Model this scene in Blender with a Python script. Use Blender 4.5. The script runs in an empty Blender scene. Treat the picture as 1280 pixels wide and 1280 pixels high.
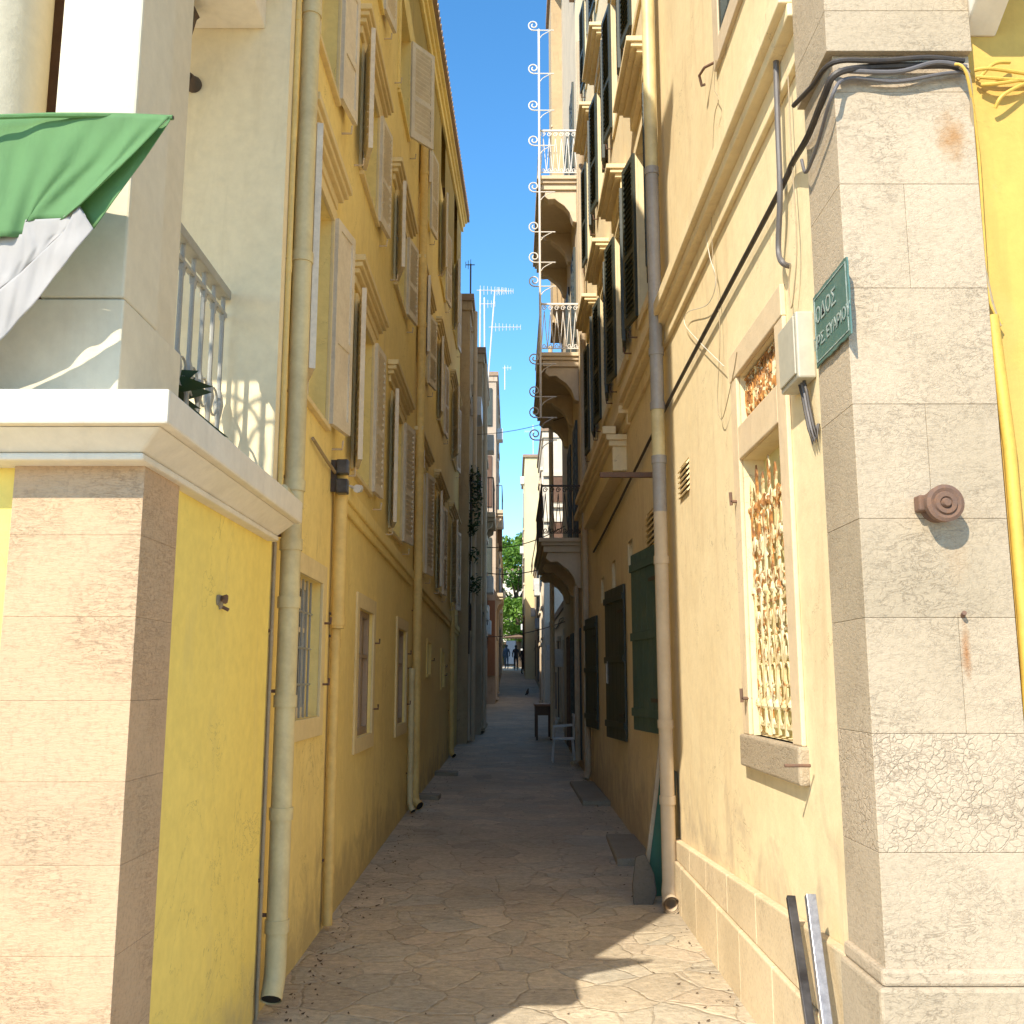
import bpy, bmesh, math, random
from mathutils import Vector, Matrix
random.seed(7)
S = bpy.context.scene
COL = S.collection
PI = math.pi
R = math.radians

# ------------------------------------------------------------------ camera model
F = 1250.0 / 1280.0
TH = R(9.6)
EYE = 1.6
CT, ST = math.cos(TH), math.sin(TH)

def ray(px, py):
    u = (px - 640.0) / 1250.0
    v = (py - 640.0) / 1250.0
    return Vector((u, CT + v * ST, ST - v * CT))

def xl(d):  # left house line
    return -1.25 + 0.002 * d

def xr(d):  # right house line
    return 1.25 - 0.004 * d

def onL(px, py, p=0.0):
    r = ray(px, py)
    t = (xl(8) + p) / r.x
    for _ in range(4):
        t = (xl(t * r.y) + p) / r.x
    return Vector((r.x * t, r.y * t, EYE + r.z * t))

def onR(px, py, p=0.0):
    r = ray(px, py)
    t = (xr(8) - p) / r.x
    for _ in range(4):
        t = (xr(t * r.y) - p) / r.x
    return Vector((r.x * t, r.y * t, EYE + r.z * t))

def onY(px, py, d):
    r = ray(px, py)
    t = d / r.y
    return Vector((r.x * t, d, EYE + r.z * t))

def gz(d):  # height of the street
    pts = [(-60, -0.35), (0, 0), (6, 0), (12, .10), (19, .16), (33, .55), (52, 1.4), (72, 2.45), (110, 3.4), (500, 3.6)]
    for (a, za), (b, zb) in zip(pts, pts[1:]):
        if d <= b:
            return za + (zb - za) * max(0, (d - a)) / (b - a)
    return 3.6

# ------------------------------------------------------------------ materials
MATS = {}

def nodes_of(name):
    m = bpy.data.materials.new(name)
    m.use_nodes = True
    nt = m.node_tree
    b = nt.nodes['Principled BSDF']
    return m, nt, b

def nn(nt, t, **kw):
    n = nt.nodes.new(t)
    for k, v in kw.items():
        if k.startswith('i_'):
            n.inputs[k[2:].replace('_', ' ')].default_value = v
        else:
            setattr(n, k, v)
    return n

def coords(nt, scale=(1, 1, 1), rot=(0, 0, 0)):
    tc = nn(nt, 'ShaderNodeNewGeometry')
    mp = nn(nt, 'ShaderNodeMapping')
    mp.inputs['Scale'].default_value = scale
    mp.inputs['Rotation'].default_value = rot
    nt.links.new(tc.outputs['Position'], mp.inputs['Vector'])
    return mp.outputs['Vector']

def noise(nt, vec, scale, detail=4, rough=.55, dist=0):
    n = nn(nt, 'ShaderNodeTexNoise')
    n.inputs['Scale'].default_value = scale
    n.inputs['Detail'].default_value = detail
    n.inputs['Roughness'].default_value = rough
    n.inputs['Distortion'].default_value = dist
    nt.links.new(vec, n.inputs['Vector'])
    return n.outputs['Fac']

def ramp(nt, fac, stops):
    r = nn(nt, 'ShaderNodeValToRGB')
    el = r.color_ramp.elements
    while len(el) < len(stops):
        el.new(.5)
    for e, (p, c) in zip(el, stops):
        e.position = p
        e.color = (c, c, c, 1) if not isinstance(c, (tuple, list)) else (*c, 1)
    nt.links.new(fac, r.inputs['Fac'])
    return r.outputs['Color']

def mix(nt, fac, a, b, mode='MIX'):
    m = nn(nt, 'ShaderNodeMix', data_type='RGBA', blend_type=mode)
    for inp, v in ((m.inputs[0], fac), (m.inputs[6], a), (m.inputs[7], b)):
        if hasattr(v, 'is_linked') or isinstance(v, bpy.types.NodeSocket):
            nt.links.new(v, inp)
        elif isinstance(v, (int, float)):
            inp.default_value = v
        else:
            inp.default_value = (*v, 1)
    return m.outputs[2]

def bump(nt, b, h, strength=.3, dist=.01):
    n = nn(nt, 'ShaderNodeBump')
    n.inputs['Strength'].default_value = strength
    n.inputs['Distance'].default_value = dist
    nt.links.new(h, n.inputs['Height'])
    nt.links.new(n.outputs['Normal'], b.inputs['Normal'])

def stucco(name, c, c2, stain=None, amount=.5, rough=.92, bs=.25, vstreak=True, damp=None, scuff=None):
    """painted render: soft blotches, vertical weather streaks, fine grain"""
    m, nt, b = nodes_of(name)
    v = coords(nt)
    big = ramp(nt, noise(nt, v, 1.1, 5, .6, .4), [(.35, 0.0), (.65, 1.0)])
    col = mix(nt, big, c, c2)
    fine = ramp(nt, noise(nt, v, 14, 5, .65), [(.3, .93), (.7, 1.05)])
    col = mix(nt, 1.0, col, fine, 'MULTIPLY')
    if stain:
        vs = coords(nt, (3.0, 3.0, .55 if vstreak else 2.0))
        st = ramp(nt, noise(nt, vs, 1.7, 7, .68, .6), [(.54, 0.0), (.70, amount)])
        col = mix(nt, st, col, stain)
    if damp:
        g = nn(nt, 'ShaderNodeNewGeometry'); sp_ = nn(nt, 'ShaderNodeSeparateXYZ'); nt.links.new(g.outputs['Position'], sp_.inputs[0])
        mr = nn(nt, 'ShaderNodeMapRange'); mr.inputs[1].default_value = 0.0; mr.inputs[2].default_value = damp[1]; mr.inputs[3].default_value = .34; mr.inputs[4].default_value = -.10
        nt.links.new(sp_.outputs[2], mr.inputs[0])
        ad_ = nn(nt, 'ShaderNodeMath', operation='ADD'); nt.links.new(mr.outputs[0], ad_.inputs[0]); nt.links.new(noise(nt, coords(nt, (1, 1, .8)), 2.6, 7, .7, .5), ad_.inputs[1])
        col = mix(nt, ramp(nt, ad_.outputs[0], [(.56, 0.0), (.80, .7)]), col, damp[0])
    if scuff:
        sc_ = ramp(nt, noise(nt, coords(nt, (1, 1, .5)), 4.2, 8, .74, .3), [(.655, 0.0), (.70, .55)])
        col = mix(nt, sc_, col, scuff)
        cn = noise(nt, v, 1.9, 6, .62, .8)
        c1 = nn(nt, 'ShaderNodeMath', operation='SUBTRACT'); c1.inputs[1].default_value = .5; nt.links.new(cn, c1.inputs[0])
        c2_ = nn(nt, 'ShaderNodeMath', operation='ABSOLUTE'); nt.links.new(c1.outputs[0], c2_.inputs[0])
        cl = mix(nt, 1.0, ramp(nt, c2_.outputs[0], [(.0, .65), (.0028, 0.0)]), ramp(nt, noise(nt, v, 1.3, 2, .5), [(.52, 0.0), (.60, 1.0)]), 'MULTIPLY')
        col = mix(nt, cl, col, tuple(x * .5 for x in scuff))
        rp = ramp(nt, noise(nt, coords(nt, (1, 1, .8)), .9, 3, .55, .2), [(.60, 0.0), (.615, .35)])
        col = mix(nt, rp, col, tuple(min(1, x * .92 + .03) for x in c2))
        sp2 = ramp(nt, noise(nt, v, 26, 4, .7), [(.70, 0.0), (.76, .5)])
        col = mix(nt, sp2, col, tuple(x * .55 for x in scuff))
    nt.links.new(col, b.inputs['Base Color'])
    b.inputs['Roughness'].default_value = rough
    h1 = noise(nt, v, 55, 5, .6)
    h2 = noise(nt, v, 5, 3, .5)
    ad = nn(nt, 'ShaderNodeMath', operation='ADD')
    ml = nn(nt, 'ShaderNodeMath', operation='MULTIPLY'); ml.inputs[1].default_value = 3.0
    nt.links.new(h2, ml.inputs[0]); nt.links.new(ml.outputs[0], ad.inputs[0]); nt.links.new(h1, ad.inputs[1])
    bump(nt, b, ad.outputs[0], bs, .006)
    return m

def stone(name, c, c2, vein, strength=.5, sc=9.0, flat=3.5, crack=None, rough=.85, stains=(), island=.10):
    """travertine-like dressed stone with wandering horizontal veins"""
    m, nt, b = nodes_of(name)
    v = coords(nt, (1, 1, flat))
    v0 = coords(nt)
    big = ramp(nt, noise(nt, v0, 2.2, 4, .6, .3), [(.35, 0.0), (.65, 1.0)])
    col = mix(nt, big, c, c2)
    n1 = noise(nt, v, sc, 6, .62, 1.2)
    sub = nn(nt, 'ShaderNodeMath', operation='SUBTRACT'); sub.inputs[1].default_value = .5
    ab = nn(nt, 'ShaderNodeMath', operation='ABSOLUTE')
    nt.links.new(n1, sub.inputs[0]); nt.links.new(sub.outputs[0], ab.inputs[0])
    line = ramp(nt, ab.outputs[0], [(.0, 1.0), (.022, 0.0)])
    msk = ramp(nt, noise(nt, v0, 3.1, 3, .5), [(.42, 0.0), (.62, 1.0)])
    lm = mix(nt, 1.0, line, msk, 'MULTIPLY')
    sc1 = nn(nt, 'ShaderNodeMath', operation='MULTIPLY'); sc1.inputs[1].default_value = strength
    nt.links.new(lm, sc1.inputs[0])
    col = mix(nt, sc1.outputs[0], col, vein)
    sp = ramp(nt, noise(nt, v0, 60, 4, .7), [(.33, .84), (.52, 1.03)])
    col = mix(nt, 1.0, col, sp, 'MULTIPLY')
    g0 = nn(nt, 'ShaderNodeNewGeometry')
    isl = ramp(nt, g0.outputs['Random Per Island'], [(0, (1 - island, 1 - island * 1.05, 1 - island * 1.3)), (.5, (1.0, .985, .96)), (1, (1 + island * .5, 1 + island * .4, 1 + island * .35))])
    col = mix(nt, 1.0, col, isl, 'MULTIPLY')
    for (cx, cy, cz, rx, rz, sc_, am) in stains:
        mp = nn(nt, 'ShaderNodeMapping', vector_type='POINT')
        mp.inputs['Location'].default_value = (-cx / rx, -cy / rx, -cz / rz); mp.inputs['Scale'].default_value = (1 / rx, 1 / rx, 1 / rz)
        nt.links.new(g0.outputs['Position'], mp.inputs['Vector'])
        ln = nn(nt, 'ShaderNodeVectorMath', operation='LENGTH'); nt.links.new(mp.outputs[0], ln.inputs[0])
        ad = nn(nt, 'ShaderNodeMath', operation='MULTIPLY_ADD'); ad.inputs[1].default_value = 1.3; ad.inputs[2].default_value = -.65
        nt.links.new(noise(nt, v0, 30, 5, .7), ad.inputs[0])
        ad2 = nn(nt, 'ShaderNodeMath', operation='ADD'); nt.links.new(ad.outputs[0], ad2.inputs[0]); nt.links.new(ln.outputs['Value'], ad2.inputs[1])
        col = mix(nt, ramp(nt, ad2.outputs[0], [(.1, am), (1.0, 0.0)]), col, sc_)
    hh = noise(nt, v, 28, 7, .72, .6)
    if crack:
        vd = nn(nt, 'ShaderNodeTexVoronoi', feature='DISTANCE_TO_EDGE'); vd.inputs['Scale'].default_value = 34
        wv = nn(nt, 'ShaderNodeTexNoise'); wv.inputs['Scale'].default_value = 22; nt.links.new(v0, wv.inputs['Vector'])
        ws = nn(nt, 'ShaderNodeVectorMath', operation='MULTIPLY_ADD'); ws.inputs[1].default_value = (.05, .05, .05); nt.links.new(wv.outputs['Color'], ws.inputs[0]); nt.links.new(v0, ws.inputs[2])
        nt.links.new(ws.outputs[0], vd.inputs['Vector'])
        ln_ = ramp(nt, vd.outputs['Distance'], [(.0, 1.0), (.10, 0.0)])
        sz = nn(nt, 'ShaderNodeSeparateXYZ'); nt.links.new(g0.outputs['Position'], sz.inputs[0])
        gt = nn(nt, 'ShaderNodeMath', operation='GREATER_THAN'); gt.inputs[1].default_value = crack[0]; nt.links.new(sz.outputs[2], gt.inputs[0])
        lt = nn(nt, 'ShaderNodeMath', operation='LESS_THAN'); lt.inputs[1].default_value = crack[1]; nt.links.new(sz.outputs[2], lt.inputs[0])
        am_ = nn(nt, 'ShaderNodeMath', operation='MULTIPLY'); nt.links.new(gt.outputs[0], am_.inputs[0]); nt.links.new(lt.outputs[0], am_.inputs[1])
        a2_ = nn(nt, 'ShaderNodeMath', operation='MULTIPLY_ADD'); a2_.inputs[1].default_value = .80; a2_.inputs[2].default_value = .20; nt.links.new(am_.outputs[0], a2_.inputs[0])
        mk = nn(nt, 'ShaderNodeMath', operation='MULTIPLY'); nt.links.new(a2_.outputs[0], mk.inputs[0]); nt.links.new(ln_, mk.inputs[1])
        pm_ = ramp(nt, noise(nt, v0, 7, 4, .6), [(.35, .15), (.6, 1.0)])
        mk2 = nn(nt, 'ShaderNodeMath', operation='MULTIPLY'); nt.links.new(mk.outputs[0], mk2.inputs[0]); nt.links.new(pm_, mk2.inputs[1])
        mk3 = nn(nt, 'ShaderNodeMath', operation='MULTIPLY'); mk3.inputs[1].default_value = .42; nt.links.new(mk2.outputs[0], mk3.inputs[0])
        col = mix(nt, mk3.outputs[0], col, vein)
        h3 = nn(nt, 'ShaderNodeMath', operation='SUBTRACT'); nt.links.new(hh, h3.inputs[0]); nt.links.new(mk2.outputs[0], h3.inputs[1]); hh = h3.outputs[0]
    nt.links.new(col, b.inputs['Base Color'])
    b.inputs['Roughness'].default_value = rough
    m2 = nn(nt, 'ShaderNodeMath', operation='SUBTRACT')
    nt.links.new(hh, m2.inputs[0]); nt.links.new(sc1.outputs[0], m2.inputs[1])
    bump(nt, b, m2.outputs[0], .55, .008)
    return m

def paint(name, c, rough=.5, dirt=None, amt=.35, sc=6, metal=0.0, bs=.1):
    m, nt, b = nodes_of(name)
    v = coords(nt)
    col = mix(nt, ramp(nt, noise(nt, v, sc, 5, .65, .5), [(.4, 0.0), (.68, amt)]), c, dirt or tuple(x * .6 for x in c))
    g = ramp(nt, noise(nt, v, sc * 8, 4, .6), [(.3, .92), (.7, 1.06)])
    col = mix(nt, 1.0, col, g, 'MULTIPLY')
    nt.links.new(col, b.inputs['Base Color'])
    b.inputs['Roughness'].default_value = rough
    b.inputs['Metallic'].default_value = metal
    bump(nt, b, noise(nt, v, 90, 4, .6), bs, .003)
    return m

M = {}
M['yellow'] = stucco('yellow_stucco', (.87, .70, .27), (.80, .63, .235), (.62, .47, .21), .45, damp=((.40, .31, .15), .8), scuff=(.50, .38, .16))
M['yellow_new'] = stucco('fresh_yellow_stucco', (.90, .71, .18), (.83, .65, .16), (.68, .55, .20), .35, scuff=(.68, .54, .18), damp=((.55, .45, .2), .5))
M['cream'] = stucco('cream_stucco', (.82, .71, .47), (.76, .65, .42), (.50, .40, .22), .25)
M['paleyellow'] = stucco('pale_yellow_stucco', (.72, .66, .34), (.68, .62, .30), (.5, .44, .2), .25)
M['oldtrim'] = stucco('worn_window_surround', (.72, .57, .37), (.64, .50, .32), (.48, .35, .22), .5, scuff=(.44, .32, .2))
M['surround'] = stucco('window_surround_render', (.74, .61, .33), (.68, .55, .29), (.52, .42, .24), .3)
M['pillar'] = stucco('pale_pillar_paint', (.68, .61, .45), (.64, .57, .41), (.58, .48, .33), .3)
M['white'] = stucco('white_trim', (.76, .70, .58), (.70, .64, .52), (.50, .44, .34), .35)
M['beige'] = stucco('beige_trim', (.62, .51, .36), (.55, .44, .30), (.42, .33, .22), .35)
M['rightwall'] = stucco('warm_cream_stucco', (.82, .68, .42), (.75, .61, .365), (.58, .42, .24), .5, damp=((.42, .33, .23), 1.3), scuff=(.50, .35, .19))
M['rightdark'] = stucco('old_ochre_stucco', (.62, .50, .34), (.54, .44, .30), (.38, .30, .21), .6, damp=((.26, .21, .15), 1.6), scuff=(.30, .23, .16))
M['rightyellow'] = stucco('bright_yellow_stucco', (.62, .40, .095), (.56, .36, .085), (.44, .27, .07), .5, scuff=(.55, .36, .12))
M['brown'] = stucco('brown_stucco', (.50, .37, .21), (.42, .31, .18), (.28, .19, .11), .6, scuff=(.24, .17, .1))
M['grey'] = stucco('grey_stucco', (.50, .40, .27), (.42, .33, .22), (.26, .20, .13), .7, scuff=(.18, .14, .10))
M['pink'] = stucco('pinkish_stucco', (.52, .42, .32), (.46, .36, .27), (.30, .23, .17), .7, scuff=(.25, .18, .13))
M['farcream'] = stucco('far_cream_stucco', (.72, .62, .36), (.66, .56, .32), (.5, .42, .25), .4)
M['farwhite'] = stucco('far_white_stucco', (.72, .66, .54), (.66, .58, .46), (.5, .42, .3), .5)
_z = lambda y: onY(1150, y, 3.41).z
_a = onY(1190, 172, 3.41); _b = onY(1208, 812, 3.41); _c = onY(1195, 690, 3.41)
M['stoneR'] = stone('pale_limestone', (.47, .385, .275), (.41, .335, .235), (.20, .14, .085), .42, 13, 2.2, crack=(_z(1066), _z(917)),
                    stains=[(_a.x, 3.41, _a.z, .07, .12, (.36, .19, .07), .9), (_b.x, 3.41, _b.z, .02, .11, (.34, .16, .06), .95), (_c.x, 3.41, _c.z, .05, .14, (.42, .30, .18), .5)], island=.14)
M['stoneL'] = stone('warm_sandstone', (.56, .385, .235), (.52, .375, .235), (.34, .21, .115), .55, 16, 4.5, island=.05)
M['stoneP'] = stone('plinth_stone', (.66, .54, .36), (.57, .46, .30), (.3, .2, .12), .35, 6, 1.0)
M['stoneK'] = stone('kerb_stone', (.33, .29, .22), (.27, .24, .185), (.14, .12, .09), .4, 6, 1.0)
M['pipeY'] = paint('cream_pipe_paint', (.66, .56, .30), .5, (.42, .33, .17), .6, 3)
M['pipeO'] = paint('yellow_pipe_paint', (.74, .54, .19), .6, (.48, .33, .12), .55, 3)
M['pipeG'] = paint('grey_pipe_plastic', (.33, .31, .29), .45, (.22, .20, .18), .4, 4)
M['pipeYY'] = paint('bright_yellow_paint', (.64, .42, .07), .55, (.42, .25, .05), .5, 6)
M['shutC'] = paint('pale_shutter_paint', (.70, .63, .50), .6, (.50, .43, .33), .5, 5)
M['shutG'] = paint('dark_green_shutter_paint', (.030, .042, .034), .5, (.07, .075, .06), .6, 5)
M['shutG2'] = paint('worn_green_board_paint', (.036, .085, .075), .55, (.10, .15, .12), .55, 3)
M['green'] = paint('bright_green_wood_paint', (.02, .13, .07), .5, (.08, .12, .08), .5, 4)
M['iron'] = paint('dark_iron', (.05, .042, .036), .6, (.12, .06, .03), .5, 20)
M['rust'] = paint('rusted_iron', (.14, .085, .06), .85, (.24, .12, .06), .5, 25, bs=.4)
M['whiteiron'] = paint('white_painted_iron', (.72, .70, .66), .45, (.5, .4, .3), .3, 12)
M['greyiron'] = paint('grey_painted_iron', (.30, .30, .27), .5, (.45, .43, .36), .3, 12)
M['galv'] = paint('galvanised_steel', (.42, .43, .46), .35, (.2, .2, .22), .6, 40, metal=.7)
M['blackmetal'] = paint('black_metal', (.03, .028, .03), .3, (.3, .3, .32), .25, 5, metal=.4)
M['blackcable'] = paint('black_cable', (.035, .03, .028), .55, (.09, .07, .05), .5, 15)
M['greycable'] = paint('grey_cable', (.13, .12, .12), .55)
M['wire'] = paint('tan_wire', (.36, .28, .17), .6)
M['plastic'] = paint('grey_plastic', (.46, .43, .34), .5, (.36, .33, .24), .3, 3)
M['whiteplastic'] = paint('white_plastic', (.62, .62, .60), .45)
M['sign'] = paint('green_enamel', (.075, .16, .135), .35, (.18, .24, .2), .35, 14)
M['lettering'] = paint('worn_white_lettering', (.40, .45, .41), .6, (.10, .18, .15), .85, 45)
M['wood'] = paint('brown_wood', (.11, .055, .03), .6, (.2, .11, .06), .4, 10)
M['orange'] = paint('orange_wood', (.26, .12, .06), .5, (.2, .07, .03), .4, 10)
M['roof'] = paint('roof_tile', (.34, .235, .155), .8, (.22, .16, .11), .6, 6)
M['dark'] = paint('dark_interior', (.02, .018, .016), .8)
M['bark'] = paint('bark', (.10, .07, .045), .9, (.05, .035, .02), .5, 6, bs=.5)
M['skin'] = paint('skin', (.42, .24, .16), .6, (.4, .22, .15), .1)
M['cloth_dark'] = paint('dark_cloth', (.03, .035, .05), .9)
M['cloth_blue'] = paint('blue_cloth', (.05, .08, .13), .9)
M['canvas'] = paint('pale_canvas', (.62, .58, .50), .85)
M['awning'] = paint('brown_canvas', (.16, .10, .06), .9)

def glass():
    m, nt, b = nodes_of('window_glass')
    b.inputs['Base Color'].default_value = (.03, .035, .04, 1)
    b.inputs['Roughness'].default_value = .08
    b.inputs['Specular IOR Level'].default_value = .7
    return m
M['pinkshut'] = paint('faded_pink_grey_board', (.36, .27, .19), .7, (.28, .21, .15), .5, 4)
M['slate'] = stone('dark_slate', (.11, .10, .085), (.08, .075, .06), (.05, .045, .04), .4, 6, 1.0)
M['glass'] = glass()

def leafmat(name, c, c2):
    m, nt, b = nodes_of(name)
    v = coords(nt)
    col = mix(nt, ramp(nt, noise(nt, v, 1.3, 3, .6), [(.35, 0.0), (.65, 1.0)]), c, c2)
    nt.links.new(col, b.inputs['Base Color'])
    b.inputs['Roughness'].default_value = .55
    tr = nn(nt, 'ShaderNodeBsdfTranslucent')
    nt.links.new(col, tr.inputs['Color'])
    mx = nn(nt, 'ShaderNodeMixShader'); mx.inputs[0].default_value = .35
    out = nt.nodes['Material Output']
    nt.links.new(b.outputs[0], mx.inputs[1]); nt.links.new(tr.outputs[0], mx.inputs[2])
    nt.links.new(mx.outputs[0], out.inputs['Surface'])
    return m
M['leaf'] = leafmat('tree_leaves', (.17, .32, .03), (.08, .18, .018))
M['leaf2'] = leafmat('dark_leaves', (.035, .07, .02), (.02, .045, .015))

def clothmat(name, c):
    m, nt, b = nodes_of(name)
    v = coords(nt)
    b.inputs['Base Color'].default_value = (*c, 1)
    g = ramp(nt, noise(nt, v, 9, 4, .6), [(.3, .93), (.7, 1.05)])
    col = mix(nt, 1.0, c, g, 'MULTIPLY')
    nt.links.new(col, b.inputs['Base Color'])
    b.inputs['Roughness'].default_value = .8
    tr = nn(nt, 'ShaderNodeBsdfTranslucent'); nt.links.new(col, tr.inputs['Color'])
    mx = nn(nt, 'ShaderNodeMixShader'); mx.inputs[0].default_value = .42
    out = nt.nodes['Material Output']
    nt.links.new(b.outputs[0], mx.inputs[1]); nt.links.new(tr.outputs[0], mx.inputs[2])
    nt.links.new(mx.outputs[0], out.inputs['Surface'])
    bump(nt, b, noise(nt, coords(nt, (1, 1, .4), (0, R(25), 0)), 14, 3, .5, .5), .35, .02)
    return m
M['flag_green'] = clothmat('green_flag_cloth', (.17, .35, .14))
M['flag_white'] = clothmat('white_flag_cloth', (.55, .53, .51))
M['flag_red'] = clothmat('red_flag_cloth', (.5, .06, .05))

def peel():
    """white paint flaking off an orange-rusted grille"""
    m, nt, b = nodes_of('flaking_white_paint_over_rust')
    v = coords(nt, (1, 1, .7))
    sep = nn(nt, 'ShaderNodeSeparateXYZ'); g = nn(nt, 'ShaderNodeNewGeometry')
    nt.links.new(g.outputs['Position'], sep.inputs[0])
    mr = nn(nt, 'ShaderNodeMapRange'); mr.inputs[1].default_value = 1.3; mr.inputs[2].default_value = 2.8
    mr.inputs[3].default_value = -.10; mr.inputs[4].default_value = .055
    nt.links.new(sep.outputs[2], mr.inputs[0])
    n = noise(nt, v, 16, 6, .65, .6)
    ad = nn(nt, 'ShaderNodeMath', operation='ADD')
    nt.links.new(n, ad.inputs[0]); nt.links.new(mr.outputs[0], ad.inputs[1])
    f = ramp(nt, ad.outputs[0], [(.48, 0.0), (.53, 1.0)])
    rustc = mix(nt, ramp(nt, noise(nt, v, 30, 4, .6), [(.4, 0.0), (.6, 1.0)]), (.50, .22, .05), (.20, .085, .03))
    dirty = mix(nt, ramp(nt, noise(nt, v, 7, 5, .6), [(.4, 0.0), (.6, 1.0)]), (.78, .70, .46), (.66, .52, .26))
    col = mix(nt, f, dirty, rustc)
    nt.links.new(col, b.inputs['Base Color'])
    b.inputs['Roughness'].default_value = .75
    bump(nt, b, f, .4, .002)
    return m
M['peel'] = peel()

def paving():
    """irregular flagstones laid as crazy paving, worn and dusty"""
    m, nt, b = nodes_of('flagstone_paving')
    v0 = coords(nt)
    v = coords(nt, (1.0, 1.0, 1.0))
    wob = nn(nt, 'ShaderNodeTexNoise'); wob.inputs['Scale'].default_value = 2.4; wob.inputs['Detail'].default_value = 4
    nt.links.new(v, wob.inputs['Vector'])
    wm = nn(nt, 'ShaderNodeVectorMath', operation='MULTIPLY_ADD')
    wm.inputs[1].default_value = (.22, .22, 0); 
    nt.links.new(wob.outputs['Color'], wm.inputs[0]); nt.links.new(v, wm.inputs[2])
    flat = nn(nt, 'ShaderNodeVectorMath', operation='MULTIPLY'); flat.inputs[1].default_value = (1.0, 1.0, 0)
    nt.links.new(wm.outputs[0], flat.inputs[0])
    def vor(feature, rnd=1.0, sc=3.5):
        n = nn(nt, 'ShaderNodeTexVoronoi', feature=feature, distance='MINKOWSKI' if feature == 'F1x' else 'EUCLIDEAN')
        n.inputs['Scale'].default_value = sc; n.inputs['Randomness'].default_value = rnd
        nt.links.new(flat.outputs[0], n.inputs['Vector'])
        return n
    ve = vor('DISTANCE_TO_EDGE'); vc = vor('F1')
    sep = nn(nt, 'ShaderNodeSeparateColor'); nt.links.new(vc.outputs['Color'], sep.inputs[0])
    cell = ramp(nt, sep.outputs[0], [(0, (.46, .385, .28)), (.25, (.60, .50, .355)), (.45, (.50, .44, .335)), (.65, (.64, .535, .39)), (.85, (.54, .44, .315)), (1, (.50, .455, .36))])
    big = ramp(nt, noise(nt, v0, .55, 4, .6), [(.35, .80), (.65, 1.10)])
    col = mix(nt, 1.0, cell, big, 'MULTIPLY')
    fine = ramp(nt, noise(nt, v0, 22, 7, .7, .6), [(.3, .76), (.7, 1.16)])
    col = mix(nt, 1.0, col, fine, 'MULTIPLY')
    lay = ramp(nt, noise(nt, coords(nt, (1.4, 4.5, 1), (0, 0, .12)), 3.2, 7, .72, 1.2), [(.44, 1.0), (.50, .80), (.56, 1.0)])
    col = mix(nt, 1.0, col, lay, 'MULTIPLY')
    pale = ramp(nt, noise(nt, v0, 3.4, 6, .75, .5), [(.60, 0.0), (.72, .45)])
    col = mix(nt, pale, col, (.50, .43, .33))
    spot = ramp(nt, noise(nt, v0, 9.0, 6, .8, .2), [(.66, 0.0), (.74, .6)])
    col = mix(nt, spot, col, (.10, .08, .055))
    jn = ramp(nt, ve.outputs['Distance'], [(.0, .7), (.006, .35), (.014, 0.0)])
    jm = ramp(nt, noise(nt, v0, 4.5, 3, .6), [(.40, .0), (.64, .75)])
    j2 = mix(nt, 1.0, jn, jm, 'MULTIPLY')
    col = mix(nt, j2, col, (.20, .16, .115))
    chip = ramp(nt, noise(nt, coords(nt, (1, 2.2, 1), (0, 0, .35)), 7, 8, .78, .8), [(.58, 0.0), (.64, .7)])
    col = mix(nt, chip, col, (.20, .16, .11))
    nt.links.new(col, b.inputs['Base Color'])
    b.inputs['Roughness'].default_value = .72
    # relief
    h = ramp(nt, ve.outputs['Distance'], [(.0, 0.0), (.04, 1.0)])
    a1 = nn(nt, 'ShaderNodeMath', operation='MULTIPLY'); a1.inputs[1].default_value = .55
    nt.links.new(noise(nt, v0, 16, 7, .7, .4), a1.inputs[0])
    a2 = nn(nt, 'ShaderNodeMath', operation='MULTIPLY_ADD'); a2.inputs[1].default_value = .35
    nt.links.new(h, a2.inputs[0]); nt.links.new(a1.outputs[0], a2.inputs[2])
    a3 = nn(nt, 'ShaderNodeMath', operation='MULTIPLY_ADD'); a3.inputs[1].default_value = .5
    nt.links.new(sep.outputs[1], a3.inputs[0]); nt.links.new(a2.outputs[0], a3.inputs[2])
    bump(nt, b, a3.outputs[0], .9, .024)
    return m
M['paving'] = paving()
M['earth'] = stucco('dusty_ground', (.26, .21, .15), (.2, .17, .12), (.15, .12, .09), .4)

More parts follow.
